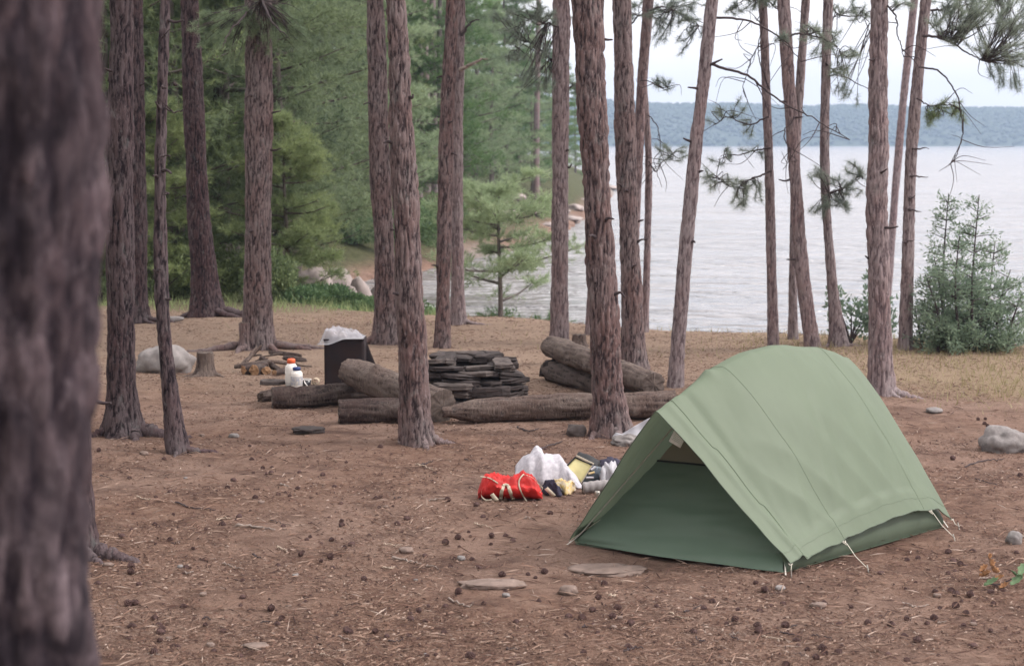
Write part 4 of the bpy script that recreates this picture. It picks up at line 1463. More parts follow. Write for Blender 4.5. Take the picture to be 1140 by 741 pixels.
    strap = np.array([[a * (1 - f) + b * f + LAT * w * .022 + np.array([0, 0, w * .012]) for w in (-1, 0, 1)] for f in np.linspace(0, 1, 10)])
    build('corner_strap', shell(strap - ah * .01, .002), M['grey_spot'] if False else M['strap'], root)


tent()


# ------------------------------------------------------------------ logs and stumps
def log_thing(name, label, a, b, ra, rb, seed, mat='log', cut0=True, cut1=True, taper0=1.0, taper1=1.0, bend=.02, knots=2, group=None, n=44, lump=.17, cat='log', cutmat='cut'):
    a = np.asarray(a, float); b = np.asarray(b, float)
    rng = np.random.default_rng(seed)
    L = np.linalg.norm(b - a); m = max(20, int(L / .022))
    mid = (a + b) / 2 + rng.normal(0, bend * 1.8, 3) * L * .5 * np.array([1, 1, .4])
    S = spline([a, mid, b], m)
    f = np.linspace(0, 1, m)
    r = ra + (rb - ra) * f
    r = r * (1 - (1 - taper0) * np.exp(-(f / .10) ** 2)) * (1 - (1 - taper1) * np.exp(-((1 - f) / .10) ** 2))
    Pp, Tn, Nn, Bn = frame_path(S)
    ang = np.arange(n) * 2 * PI / n
    kn = [(rng.uniform(.15, .85), rng.uniform(0, 6.28), rng.uniform(.2, .4)) for _ in range(knots)]
    V = np.zeros((m, n, 3)); pl = np.zeros((m, n))
    axis = (b - a) / L
    off = Vector((seed * 3.1, seed * 1.9, 0))
    for i in range(m):
        for j in range(n):
            d = Nn[i] * math.cos(ang[j]) + Bn[i] * math.sin(ang[j])
            q = Vector((math.cos(ang[j]) * r[i] * 9, math.sin(ang[j]) * r[i] * 9, f[i] * L * 1.6)) + off
            e = mnoise.noise(q) * lump + mnoise.noise(q * .35) * lump * 1.1 + mnoise.noise(q * 3.1) * lump * .5
            st = mnoise.noise(Vector((math.cos(ang[j]) * r[i] * 60, math.sin(ang[j]) * r[i] * 60, f[i] * L * 5)) + off)
            pl[i, j] = .5 + st * .6
            for (kf, ka, kr) in kn:
                dd = ((f[i] - kf) * L / .05) ** 2 + (math.remainder(ang[j] - ka, 2 * PI) * r[i] / .045) ** 2
                e += kr * math.exp(-dd)
            V[i, j] = Pp[i] + d * (r[i] * (1 + e) + st * .012)
    # uneven sawn ends
    V[0] += axis * (rng.uniform(-.012, .012, n))[:, None]; V[-1] += axis * (rng.uniform(-.012, .012, n))[:, None]
    i = np.arange(m - 1)[:, None] * n; j = np.arange(n)[None, :]; k = (j + 1) % n
    F = np.stack([i + j, i + k, i + n + k, i + n + j], -1).reshape(-1, 4)
    mid3 = (a + b) / 2
    t = thing(name, label, cat, mid3, group)
    build('trunk' if cat == 'log' else 'wood', MB().add(V.reshape(-1, 3), F), M[mat], t, attr=('plate', pl.ravel()))
    for end, on, sg in ((0, cut0, -1), (-1, cut1, 1)):
        if not on: continue
        c = V[end].mean(0)
        rings = [V[end] * (1 - q) + c * q + axis * sg * (.004 * math.sin(q * 9) + (.012 * q)) for q in (0, .2, .4, .6, .8, .97)]
        rings = np.array([np.vstack([x, x[:1]]) for x in rings])
        build('cut_end', grid(rings), M[cutmat], t)
    return t


def gpt(px, py_ground, py_axis=None, r=.1, back=None):
    """axis point of a log whose lowest visible line is at py_ground"""
    g = G(px, py_ground)
    Y = g.y + r * .9
    p = at(px, py_axis, Y) if py_axis is not None else Vector((px_to_x(px, Y), Y, h1(g.x, Y) + r * .92))
    return np.array(p[:])


GL = 'logs laid round the fireplace'
# long seat log in front, with a tapering broken end
log_thing('log', 'long weathered log lying flat between the fireplace and the largest leaning pine', gpt(492, 474, None, .12), gpt(752, 468, None, .135), .115, .135, 1, 'log', False, True, .45, 1, .012, 3, GL)
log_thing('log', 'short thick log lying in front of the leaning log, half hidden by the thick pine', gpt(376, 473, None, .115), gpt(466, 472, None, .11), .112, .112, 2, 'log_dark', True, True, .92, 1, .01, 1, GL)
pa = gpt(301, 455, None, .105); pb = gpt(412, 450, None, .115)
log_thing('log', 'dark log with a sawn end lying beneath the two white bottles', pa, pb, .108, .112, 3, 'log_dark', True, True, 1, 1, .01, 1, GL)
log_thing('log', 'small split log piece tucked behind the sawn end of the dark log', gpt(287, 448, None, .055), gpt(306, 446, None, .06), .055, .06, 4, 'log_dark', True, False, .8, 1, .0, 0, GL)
Yr = G(490, 474).y + .15
log_thing('log', 'thick pale smooth log leaning up against the blackened metal box', np.array(at(389, 413, Yr + 1.15)[:]), np.array(at(492, 452, Yr + .05)[:]), .145, .160, 5, 'log', True, True, .88, 1, .006, 1, GL, lump=.08)
fa = gpt(611, 424, None, .12); fb = gpt(745, 466, None, .12)
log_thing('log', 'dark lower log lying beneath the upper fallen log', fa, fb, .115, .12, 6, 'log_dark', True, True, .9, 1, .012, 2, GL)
log_thing('log', 'upper fallen log with a sawn dark end, propped on the dark lower log', fa + [.02, .12, .235], fb + [-.13, .06, .185], .125, .108, 7, 'log', True, True, .9, 1, .008, 3, GL, lump=.12)
rk = G(620, 424)
o = build('root_stump', rock((rk.x + .02, rk.y + .05, rk.z + .10), (.19, .17, .17), 12, 3, .5), M['log_dark'], None, True, (rk.x, rk.y, rk.z))
tag(o, 'knotty dark root chunk under the raised end of the upper fallen log', 'root stump')


def stump(label, px, py, w, hpx, seed, mat='log', roots=3, group='stumps'):
    b = G(px, py); Y = b.y
    r = w / 2 / F_PX * Y; hgt = hpx / F_PX * Y * .93
    rng = np.random.default_rng(seed)
    n, m = 44, 26
    ang = np.arange(n) * 2 * PI / n
    ra = rng.uniform(0, 6.28) + np.arange(5) * 1.257 + rng.uniform(-.3, .3, 5)
    lob = np.max(np.clip(np.cos(ang[None] - ra[:, None]), 0, 1) ** 5, 0)
    V = np.zeros((m, n, 3)); pl = np.zeros((m, n))
    for i in range(m):
        f = i / (m - 1); z = f * hgt - .06 * (1 - f)
        for j in range(n):
            st = mnoise.noise(Vector((math.cos(ang[j]) * r * 40, math.sin(ang[j]) * r * 40, z * 4 + seed)))
            rr = r * (1 + .6 * math.exp(-max(z, 0) / .05) * (.3 + lob[j])) + st * .010
            V[i, j] = (b.x + math.cos(ang[j]) * rr, Y + r + math.sin(ang[j]) * rr, b.z + z + (.02 * mnoise.noise(Vector((math.cos(ang[j]) * 2, math.sin(ang[j]) * 2, seed))) if i == m - 1 else 0))
            pl[i, j] = .5 + st * .6
    i = np.arange(m - 1)[:, None] * n; j = np.arange(n)[None, :]; k = (j + 1) % n
    F = np.stack([i + j, i + k, i + n + k, i + n + j], -1).reshape(-1, 4)
    t = thing('stump', label, 'stump', (b.x, Y + r, b.z), group)
    build('trunk', MB().add(V.reshape(-1, 3), F), M[mat], t, attr=('plate', pl.ravel()))
    c = V[-1].mean(0)
    rings = [V[-1] * (1 - q) + c * q for q in (0, .25, .5, .75, .97)]
    build('cut_top', grid(np.array([np.vstack([x, x[:1]]) for x in rings])), M['cut'], t)
    for q in range(roots):
        rm = root_mb(Vector((b.x, Y + r, b.z)), r, ra[q], .25 + .2 * rng.random(), seed + q, .3)
        build('root', rm, M[mat], t, attr=('plate', np.full(rm.n, .5)))


stump('low sawn stump standing alone in front of the stout reddish pine', 227, 419, 19, 28, 1)
stump('small sawn stump between the straight pine and the largest leaning pine', 645, 386, 14, 14, 2, roots=1)
stump('narrow broken stub standing against the foot of the stout reddish pine', 272, 390, 12, 33, 3, 'bark', roots=2)


def rock_thing(label, px, py, w, h, seed, mat, depth=None, name='rock', cat='rock', flat=1.0, sink=.25, group=None, rot=None, rough=.35):
    g = G(px, py); Y = g.y
    sx = w / 2 / F_PX * Y; sz = h / F_PX * Y / (2 - sink * 2) * 1.05; sy = depth or sx * .8
    o = build(name, rock((g.x, Y + sy * .8, g.z + sz * (1 - 2 * sink)), (sx, sy, sz), seed, 4 if w > 30 else 3, rough, seed * 1.3 if rot is None else rot, flat), M[mat], None, True, (g.x, Y + sy, g.z))
    return tag(o, label, cat, group)


rock_thing('large pale granite boulder on the ground behind the thin slanting pine', 180, 416, 66, 30, 3, 'rock_pale', name='boulder', cat='boulder', rot=.2, rough=.2)
rock_thing('grey granite boulder half buried at the edge of the view beyond the tent', 1122, 505, 58, 27, 5, 'rock_grey', name='boulder', cat='boulder', rot=.1, rough=.25)
rock_thing('squarish grey stone beside the foot of the largest leaning pine', 642, 487, 24, 15, 7, 'slate_pale', flat=.8, rot=0)
rock_thing('flat dark slate lying alone in front of the short thick log', 342, 483, 40, 9, 8, 'slate', flat=.4, rot=0)
rock_thing('brown rock under the white plastic sheet', 697, 497, 34, 12, 9, 'rock_grey', rot=0)
rock_thing('long flat half-buried stone in the open ground before the tent', 547, 656, 78, 11, 10, 'rock_dusty', flat=.35, rot=.05, depth=.10, sink=.36)
rock_thing('broad flat half-buried slab just in front of the tent wall', 678, 641, 96, 9, 11, 'rock_dusty', flat=.3, rot=-.03, depth=.16, sink=.40)
rock_thing('small pale block of stone next to the half-buried slab', 633, 663, 23, 12, 12, 'rock_dusty', flat=.7, rot=.2)
rock_thing('pale chip of stone out in the open among the cones', 452, 616, 18, 8, 13, 'rock_dusty', flat=.6, rot=0)
rock_thing('thin flat stone lying in front of the tent guy line stake', 912, 677, 20, 8, 14, 'rock_dusty', flat=.4, rot=0)
rock_thing('small pale pebble just ahead of the tent front corner', 869, 657, 14, 6, 15, 'rock_pale', flat=.6)
rock_thing('flat grey stone near the bottom of the open ground', 285, 723, 30, 7, 16, 'rock_dusty', flat=.35, rot=0)
rock_thing('mossy grey stone between the tent and the dead oak leaves', 1131, 606, 20, 14, 17, 'rock_grey')
rock_thing('low pale stone in the sparse grass by the stout furrowed pine', 1042, 460, 24, 7, 18, 'rock_grey', flat=.5)
rock_thing('small stone at the far edge of camp by the thin pine roots', 190, 358, 26, 7, 19, 'rock_pale', flat=.5, rot=0)
rng_r = random.Random(8)
for k in range(46):
    px = rng_r.uniform(115, 1135); py = rng_r.uniform(470, 738)
    if 600 < px < 1080 and 440 < py < 660: continue
    if 520 < px < 720 and py < 565: continue
    w = rng_r.uniform(5, 13)
    rock_thing('small pale pebble lying among the needles', px, py, w, w * .45, 30 + k, rng_r.choice(['rock_dusty', 'rock_grey', 'rock_dusty']), flat=.6, name='pebble', cat='pebble', group='pebbles scattered over the ground')
# boulders along the inlet
k = 0
for (px, Y, w, h, mt) in ((348, 37.0, 50, 58, 'rock_pink'), (372, 38.0, 56, 70, 'rock_pink'), (399, 37.5, 44, 68, 'rock_pink'), (422, 39, 40, 60, 'rock_pink'), (386, 36, 40, 58, 'rock_pink'),
                          (592, 84, 40, 7, 'rock_pink'), (622, 92, 34, 9, 'rock_pink'), (640, 100, 26, 8, 'rock_pink'), (655, 112, 28, 7, 'rock_pink'), (560, 78, 36, 8, 'rock_pink'), (612, 82, 26, 6, 'rock_pink'),
                          (668, 135, 30, 5, 'rock_pink'), (680, 150, 26, 4, 'rock_pink'), (635, 90, 28, 6, 'rock_pink'), (575, 86, 24, 8, 'rock_pink')):
    x = px_to_x(px, Y); sx = w / 2 / F_PX * Y; sz = h / F_PX * Y * .62
    z = max(h1(x, Y), WATER_Z - .1)
    labels = 'pale pink boulder at the head of the inlet beyond the bushes' if k < 5 else 'pale rock lying along the shore across the inlet'
    o = build('boulder', rock((x, Y, z + sz * .35), (sx, sx * .8, sz), 60 + k, 3, .45, k * .7), M[mt], None, True, (x, Y, z))
    tag(o, labels, 'boulder', 'shore boulders at the head of the inlet' if k < 5 else 'rocks along the far shore of the inlet'); k += 1


# ------------------------------------------------------------------ fireplace of stacked slabs
def slab_mb(c, size, seed, yaw, pitch=0, roll=0):
    rng = np.random.default_rng(seed)
    n = 11
    a = np.sort(rng.uniform(0, 2 * PI, n) * .35 + np.arange(n) * 2 * PI / n * .65 + .2)
    a = np.arange(n) * 2 * PI / n + rng.uniform(-.18, .18, n)
    rad = 1 / np.maximum(abs(np.cos(a)), abs(np.sin(a))) ** .75 * rng.uniform(.82, 1.08, n)
    out = np.stack([np.cos(a) * rad, np.sin(a) * rad], 1)
    prof = [(.0, -1), (.55, -1), (.93, -.9), (1.0, -.55), (.97, -.1), (1.01, .35), (.95, .85), (.6, 1), (0, 1)]
    V = []
    for (q, z) in prof:
        j = rng.uniform(.96, 1.04, n)
        zz = z + rng.uniform(-.18, .18, n)
        V.append(np.stack([out[:, 0] * q * j, out[:, 1] * q * j, zz], 1))
    V = np.concatenate(V) * np.asarray(size) / 2
    m = len(prof)
    i = np.arange(m - 1)[:, None] * n; jj = np.arange(n)[None, :]; k = (jj + 1) % n
    F = np.stack([i + jj, i + k, i + n + k, i + n + jj], -1).reshape(-1, 4)
    V = V @ (rotz(yaw) @ roty(pitch) @ rotx(roll)).T
    return MB().add(V + np.asarray(c), F)


def fireplace():
    g = G(528, 450)
    c = np.array([px_to_x(527, g.y + .5), g.y + .5, h1(g.x, g.y + .5)])
    t = thing('fireplace', 'low horseshoe fireplace of stacked dark flat stones', 'fireplace', c)
    rng = np.random.default_rng(4)
    sd = 0
    hw, hd = .36, .34
    z = 0
    for lay in range(7):
        hgt = rng.uniform(.045, .070)
        sh = 1.10 - lay * .05
        spots = [(-hw, -.24, PI / 2), (-hw, .12, PI / 2), (hw, -.22, PI / 2), (hw, .14, PI / 2), (-.2, hd, 0), (.2, hd, 0)]
        if lay < 5: spots += [(-.16, -hd, 0), (.2, -hd + .03, 0)]
        if lay in (2, 4): spots += [(.0, -hd + .02, 0)]
        for (x, y, yaw) in spots:
            sx = rng.uniform(.24, .50); sy = rng.uniform(.18, .34); sz = hgt * rng.uniform(.55, 1.2)
            q = c + np.array([x * sh + rng.uniform(-.05, .05), y * sh + rng.uniform(-.04, .04), z + hgt / 2 + rng.uniform(-.008, .008)])
            s = build('stone_slab', slab_mb(q, (sx, sy, sz), 200 + sd, yaw + rng.uniform(-.5, .5), rng.uniform(-.15, .15), rng.uniform(-.12, .12)), M['slate' if rng.random() < .7 else 'slate_pale'], t, False)
            sd += 1
        z += hgt * .93
    # long thin stones lying across the top, one tilted
    for (px, py, dy, size, yaw, pt, mt) in ((515, 393, .35, (.62, .12, .04), .03, -.02, 'slate_pale'), (530, 401, .25, (.66, .2, .05), -.05, .03, 'slate'), (498, 407, -.1, (.38, .2, .035), .25, .36, 'slate_pale'),
                                            (535, 409, -.05, (.36, .16, .04), .1, -.03, 'slate_pale'), (552, 400, .2, (.36, .14, .05), -.2, .12, 'slate'), (505, 430, -.42, (.44, .2, .07), .05, .0, 'slate_pale'), (548, 436, -.40, (.44, .2, .10), -.06, -.05, 'slate')):
        q = at(px, py, c[1] + dy)
        build('stone_slab', slab_mb(q[:], size, 300 + px, yaw, pt), M[mt], t, False)
    ash = rock((c[0], c[1], c[2] + .02), (.26, .24, .05), 71, 3, .2)
    build('ash_bed', ash, M['soot'], t)


fireplace()


# ------------------------------------------------------------------ blackened box with a plastic bag
def fire_box():
    Y = 18.95
    x0, x1 = px_to_x(359.5, Y), px_to_x(404, Y)
    zg = h1((x0 + x1) / 2, Y)
    zt = at(380, 378, Y).z
    w = x1 - x0; hgt = zt - zg; cx = (x0 + x1) / 2; d = .34
    t = thing('metal_box', 'blackened open metal box behind the leaning pale log', 'metal box', (cx, Y + d / 2, zg))
    th = .008

    def panel(name, c, s, rot=None, seed=0, mat='steel'):
        n = 14
        m = boxmb(c, s, rot, .003)
        return build(name, m, M[mat], t, False)

    fr = np.array([[(x0 + w * u + .006 * float(vn(np.array(u * 3), np.array(v * 3), 71)), Y + .02 * float(vn(np.array(u * 2.5), np.array(v * 2.5), 72)), zg + hgt * v) for u in np.linspace(0, 1, 14)] for v in np.linspace(0, 1, 14)])
    build('front_panel', shell(fr, th), M['steel'], t)
    bk = fr + [0, d, 0]
    build('back_panel', shell(bk, th), M['steel'], t)
    for xx in (x0 + .004, x1 - .004):
        sd_ = np.array([[(xx, Y + .012 + (d - .024) * u, zg + hgt * v) for u in np.linspace(0, 1, 8)] for v in np.linspace(0, 1, 8)])
        build('side_panel', shell(sd_, th), M['steel'], t)
    build('rim', tube(np.array([(x0 - .004, Y - .012, zt), (x1 + .004, Y - .012, zt)]), .009, 8), M['steel'], t)
    # dark lid sheet leaning on the box
    q = [np.array(at(*p)[:]) for p in ((384, 368, Y + .42), (405, 373, Y + .40), (421, 412, Y + .30), (405, 417, Y + .32))]
    sh = np.array([[(q[0] * (1 - u) + q[1] * u) * (1 - v) + (q[3] * (1 - u) + q[2] * u) * v + np.array([0, 0, .02 * float(vn(np.array(u * 4), np.array(v * 4), 73))]) for u in np.linspace(0, 1, 10)] for v in np.linspace(0, 1, 12)])
    o = build('metal_sheet', shell(sh, .012), M['steel'], None, True, tuple(q[2]))
    tag(o, 'dark bent sheet of metal leaning against the blackened box', 'metal sheet')
    # crumpled clear bag over the top
    n = 44
    P3 = np.zeros((n, n, 3))
    for i in range(n):
        for j in range(n):
            u, v = j / (n - 1) * 2 - 1, i / (n - 1) * 2 - 1
            rr = min(1, (abs(u) ** 2.6 + abs(v) ** 2.6) ** (1 / 2.6))
            nz = mnoise.ridged_multi_fractal(Vector((u * 2.3 + 3, v * 2.3, 1.3)), 1.0, 2.1, 4, 1.0, 2.0)
            h = (1 - rr ** 3) * (.020 + .050 * nz + .05 * mnoise.noise(Vector((u * 1.3, v * 1.3, 8)))) + .025 * sstep(.2, -.8, u) * (1 - rr ** 4)
            drop = -.10 * sstep(.7, 1.0, rr) * (u < .5) 
            P3[i, j] = (cx - .035 + u * (w / 2 + .035), Y + d / 2 - .02 + v * (d / 2 + .035), zt + .012 + h + drop * sstep(.3, -.6, u) * .6)
    o = build('plastic_bag', grid(P3), M['bag'], None, True, (cx, Y + d / 2, zt))
    tag(o, 'crumpled clear plastic bag spread over the top of the metal box', 'plastic bag')


fire_box()


# ------------------------------------------------------------------ bottles and kitchen things on the dark log
def kitchen():
    Yk = (pa[1] + pb[1]) / 2 - .02
    # flat stone under the bottles
    q = at(330, 431, Yk)
    zb = q.z - .012
    o = build('flat_stone', slab_mb((q.x, Yk, zb), (.46, .24, .035), 411, .02), M['slate_pale'], None, False, (q.x, Yk, zb))
    tag(o, 'thin flat stone laid on the dark log as a shelf for the bottles', 'stone')
    q2 = at(304, 425, Yk + .14)
    o = build('flat_stone', slab_mb((q2.x, Yk + .14, q2.z), (.30, .22, .05), 412, .1), M['slate_pale'], None, False, (q2.x, Yk + .14, q2.z))
    tag(o, 'paler thick flat stone behind the bottle shelf, furthest from the metal box', 'stone')
    zt = zb + .018
    s = Yk / F_PX

    def bottle(px, dy, wpx, hpx, cap, label, lab):
        p = at(px, 428, Yk + dy); r = wpx / 2 * s; hgt = hpx * s
        t = thing('bottle', label, 'bottle', (p.x, Yk + dy, zt))
        prof = [(0, 0), (r * .9, 0), (r, .008), (r, hgt * .62), (r * .93, hgt * .72), (r * .62, hgt * .82), (r * .5, hgt * .84)]
        build('body', lathe((p.x, Yk + dy, zt), prof), M['white'], t)
        build('cap', lathe((p.x, Yk + dy, zt), [(r * .50, hgt * .83), (r * .66, hgt * .84), (r * .66, hgt * .97), (r * .5, hgt), (0, hgt)]), M[cap], t)
        build('label', lathe((p.x, Yk + dy, zt), [(r * 1.012, hgt * .14), (r * 1.02, hgt * .15), (r * 1.02, hgt * .54), (r * 1.012, hgt * .55)]), M[lab], t)

    bottle(324.5, .06, 14, 31, 'orange', 'white plastic bottle with an orange-red cap, the taller of the two on the dark log', 'white')
    bottle(330.5, -.045, 13.5, 23, 'blue', 'white plastic bottle with a dark blue cap and printed label on the dark log', 'label')
    # black cup with a white rim, pale scrap
    p = at(341, 424, Yk + .0); r = 5.5 * s
    t = thing('cup', 'black cup with white handle standing next to the bottles', 'cup', (p.x, Yk, zt))
    build('body', lathe((p.x, Yk, zt), [(0, 0), (r * .8, 0), (r * .9, .01), (r, .072), (r * .88, .072), (r * .8, .012), (0, .012)]), M['enamel'], t)
    build('rim', tube(np.array([(p.x + math.cos(a) * r, Yk + math.sin(a) * r, zt + .072) for a in np.linspace(0, 2 * PI, 25)]), .004, 6), M['white'], t)
    build('handle', tube(spline([(p.x - r * .3, Yk - r * .9, zt + .062), (p.x - r * .1, Yk - r * 1.5, zt + .045), (p.x + r * .3, Yk - r * 1.45, zt + .02), (p.x + r * .35, Yk - r * .85, zt + .012)], 10), .006, 6), M['white'], t)
    p = at(352, 421, Yk + .05); rr = 5.0 * s
    ring = np.array([(p.x + math.cos(a) * rr * (.15 + .85 * (a / 11)), Yk + .05 + .002 * math.sin(a * 3), zt + rr + math.sin(a) * rr * (.15 + .85 * (a / 11))) for a in np.linspace(1.5, 11, 40)])
    V = np.stack([ring + [0, -.05, 0], ring + [0, .05, 0]], 0)
    o = build('paper_roll', shell(V, .004), M['tan'], None, True, (p.x, Yk + .05, zt))
    tag(o, 'small tan paper roll standing between the cup and the metal box', 'paper roll')


kitchen()


# ------------------------------------------------------------------ firewood heap by the stout pine
def firewood():
    GF = 'firewood heaped at the foot of the stout pine'
    def stick(label, a, b, ra, rb, seed, mat, ya=.0, yb=.0, name='stick', cat='stick'):
        Yf = G(290, 415).y
        A = np.array(at(a[0], a[1], Yf + ya)[:]); B = np.array(at(b[0], b[1], Yf + yb)[:])
        log_thing(name, label, A, B, ra, rb, seed, mat, True, True, .9, .8, .03, 1, GF, 14, .16, cat)
    stick('grey stick leaning steeply at the back of the firewood heap', (270, 405), (291, 385), .022, .016, 21, 'log', .15, .3)
    stick('thin grey stick leaning beside the steep one on the firewood heap', (274, 403), (286, 386), .014, .010, 22, 'log', .1, .35)
    stick('long grey stick lying across the middle of the firewood heap', (262, 408), (300, 402), .026, .020, 23, 'log', .05, .0)
    stick('dark stick slanting down over the split logs toward the bottles', (290, 398), (317, 417), .030, .030, 24, 'log_dark', .12, -.12)
    stick('grey stick pointing toward the bottles at the back of the heap', (298, 402), (330, 405), .022, .018, 25, 'log', .3, .35)
    stick('short sawn stick behind the bottles', (316, 398), (340, 401), .026, .022, 26, 'log_dark', .45, .5)
    stick('dark broken stick lying flat at the far side of the heap', (300, 392), (335, 396), .024, .018, 27, 'log_dark', .8, .85)
    rs = random.Random(4)
    for k in range(9):
        px, py = rs.uniform(264, 325), rs.uniform(394, 414); a_ = rs.uniform(-.5, .5); L_ = rs.uniform(10, 26)
        dy = (414 - py) * .035
        stick('small broken grey stick lying in the firewood heap', (px, py), (px + L_, py + L_ * a_), rs.uniform(.010, .018), .008, 40 + k, rs.choice(['log', 'log_dark']), dy, dy + rs.uniform(-.1, .1))
    for k, (px, py, w, sd, lb) in enumerate(((271, 412, .052, 31, 'short log with a pale orange cut end, farthest from the bottles in the firewood heap'), (283, 413, .060, 32, 'thick short log with a pale cut end in the middle of the firewood heap'), (296, 414, .050, 33, 'short log with a pale cut end under the dark slanting stick'), (305, 411, .036, 34, 'thin pale split log at the bottle side of the firewood heap'))):
        Yf = G(290, 417).y
        A = np.array(at(px, py, Yf - .06 * (k % 2))[:]); A[2] = h1(A[0], A[1]) + w * .9
        a_ = (.9, .25, -.5, .7)[k]
        B = A + np.array([.30 * math.sin(a_), .30 * math.cos(a_), .012])
        log_thing('firewood', lb, A, B, w, w * .95, sd, 'log_dark', True, True, 1, 1, .02, 1, GF, 22, .22, 'split log', 'cut_pale')


firewood()


def twig(label, pts, r, seed, mat='stick', group='sticks and twigs on the ground', lift=.01):
    rng = np.random.default_rng(seed)
    P = [np.array(G(*p)[:]) + [0, 0, lift] for p in pts]
    S = spline(P, 16) + rng.normal(0, .004, (16, 3))
    o = build('twig', tube(S, np.linspace(r, r * .45, 16), 7), M[mat], None, True, tuple(P[0]))
    tag(o, label, 'twig', group)


twig('dark forked twig lying between the logs and the white towel', [(596, 503), (612, 497), (626, 492)], .011, 1, 'twig')
twig('pale curved twig on the open ground near the stone chip', [(437, 622), (452, 625), (468, 629)], .009, 2)
twig('dark twig across the ground before the long log', [(575, 476), (590, 481), (600, 478)], .009, 3, 'twig')
twig('pale twig out in front of the tent near the bottom edge', [(500, 668), (520, 676), (528, 671)], .006, 4)
twig('long thin twig lying by the thin slanting pine', [(196, 560), (215, 566), (240, 568)], .007, 5, 'twig')
twig('grey stick lying on the ground ahead of the boulder', [(262, 586), (285, 588), (305, 591)], .012, 6)
twig('pale thin twig between the tent and the view edge', [(1005, 672), (1020, 676), (1035, 675)], .006, 7)
twig('dark thin twig lying near the mossy grey stone', [(1075, 520), (1095, 514), (1118, 512)], .008, 8, 'twig')
rt = random.Random(33)
for k in range(60):
    px = rt.uniform(110, 1130); py = 470 + 265 * rt.random() ** .8
    if 600 < px < 1080 and 440 < py < 660: continue
    if 520 < px < 720 and py < 570: continue
    a = rt.uniform(-.35, .35); L = rt.uniform(8, 26)
    m_ = rt.choice(['stick', 'twig', 'twig', 'splinter'])
    twig({'stick': 'small grey twig lying on the needles', 'twig': 'small dark twig lying on the needles', 'splinter': 'small pale splinter of wood lying on the needles'}[m_], [(px, py), (px + L * .5, py + L * a * .5 + rt.uniform(-2, 2)), (px + L, py + L * a)], rt.uniform(.003, .007), 100 + k, m_, {'stick': 'small grey twigs', 'twig': 'small dark twigs', 'splinter': 'small pale splinters'}[m_])


# ------------------------------------------------------------------ gear beside the tent
def superell(c, half, rot, seed, e=.55, lump=.10, n=36, m=24):
    """slumped rounded sack"""
    V = []
    off = Vector((seed * 2.3, seed, 0))
    sp = lambda v, p: math.copysign(abs(v) ** p, v)
    for i in range(m):
        ph = -PI / 2 + PI * i / (m - 1)
        for j in range(n):
            a = 2 * PI * j / n
            p = np.array([sp(math.cos(ph), e) * sp(math.cos(a), e), sp(math.cos(ph), e) * sp(math.sin(a), e), sp(math.sin(ph), e)])
            q = Vector(p)
            k = 1 + lump * mnoise.noise(q * 1.7 + off) + lump * .7 * (mnoise.ridged_multi_fractal(q * 1.3 + off, 1, 2, 3, 1, 2) - 1) * .5
            V.append(p * k * half)
    V = np.array(V)
    V = V @ np.asarray(rot).T + np.asarray(c)
    i = np.arange(m - 1)[:, None] * n; j = np.arange(n)[None, :]; k = (j + 1) % n
    F = np.stack([i + j, i + k, i + n + k, i + n + j], -1).reshape(-1, 4)
    return MB().add(V, F)


def ribbon(P, w, dirv, th=.003):
    P = np.asarray(P, float); dirv = np.asarray(dirv, float)
    if dirv.ndim == 1: dirv = np.repeat(dirv[None], len(P), 0)
    return shell(np.stack([P - dirv * w / 2, P, P + dirv * w / 2], 1), th)


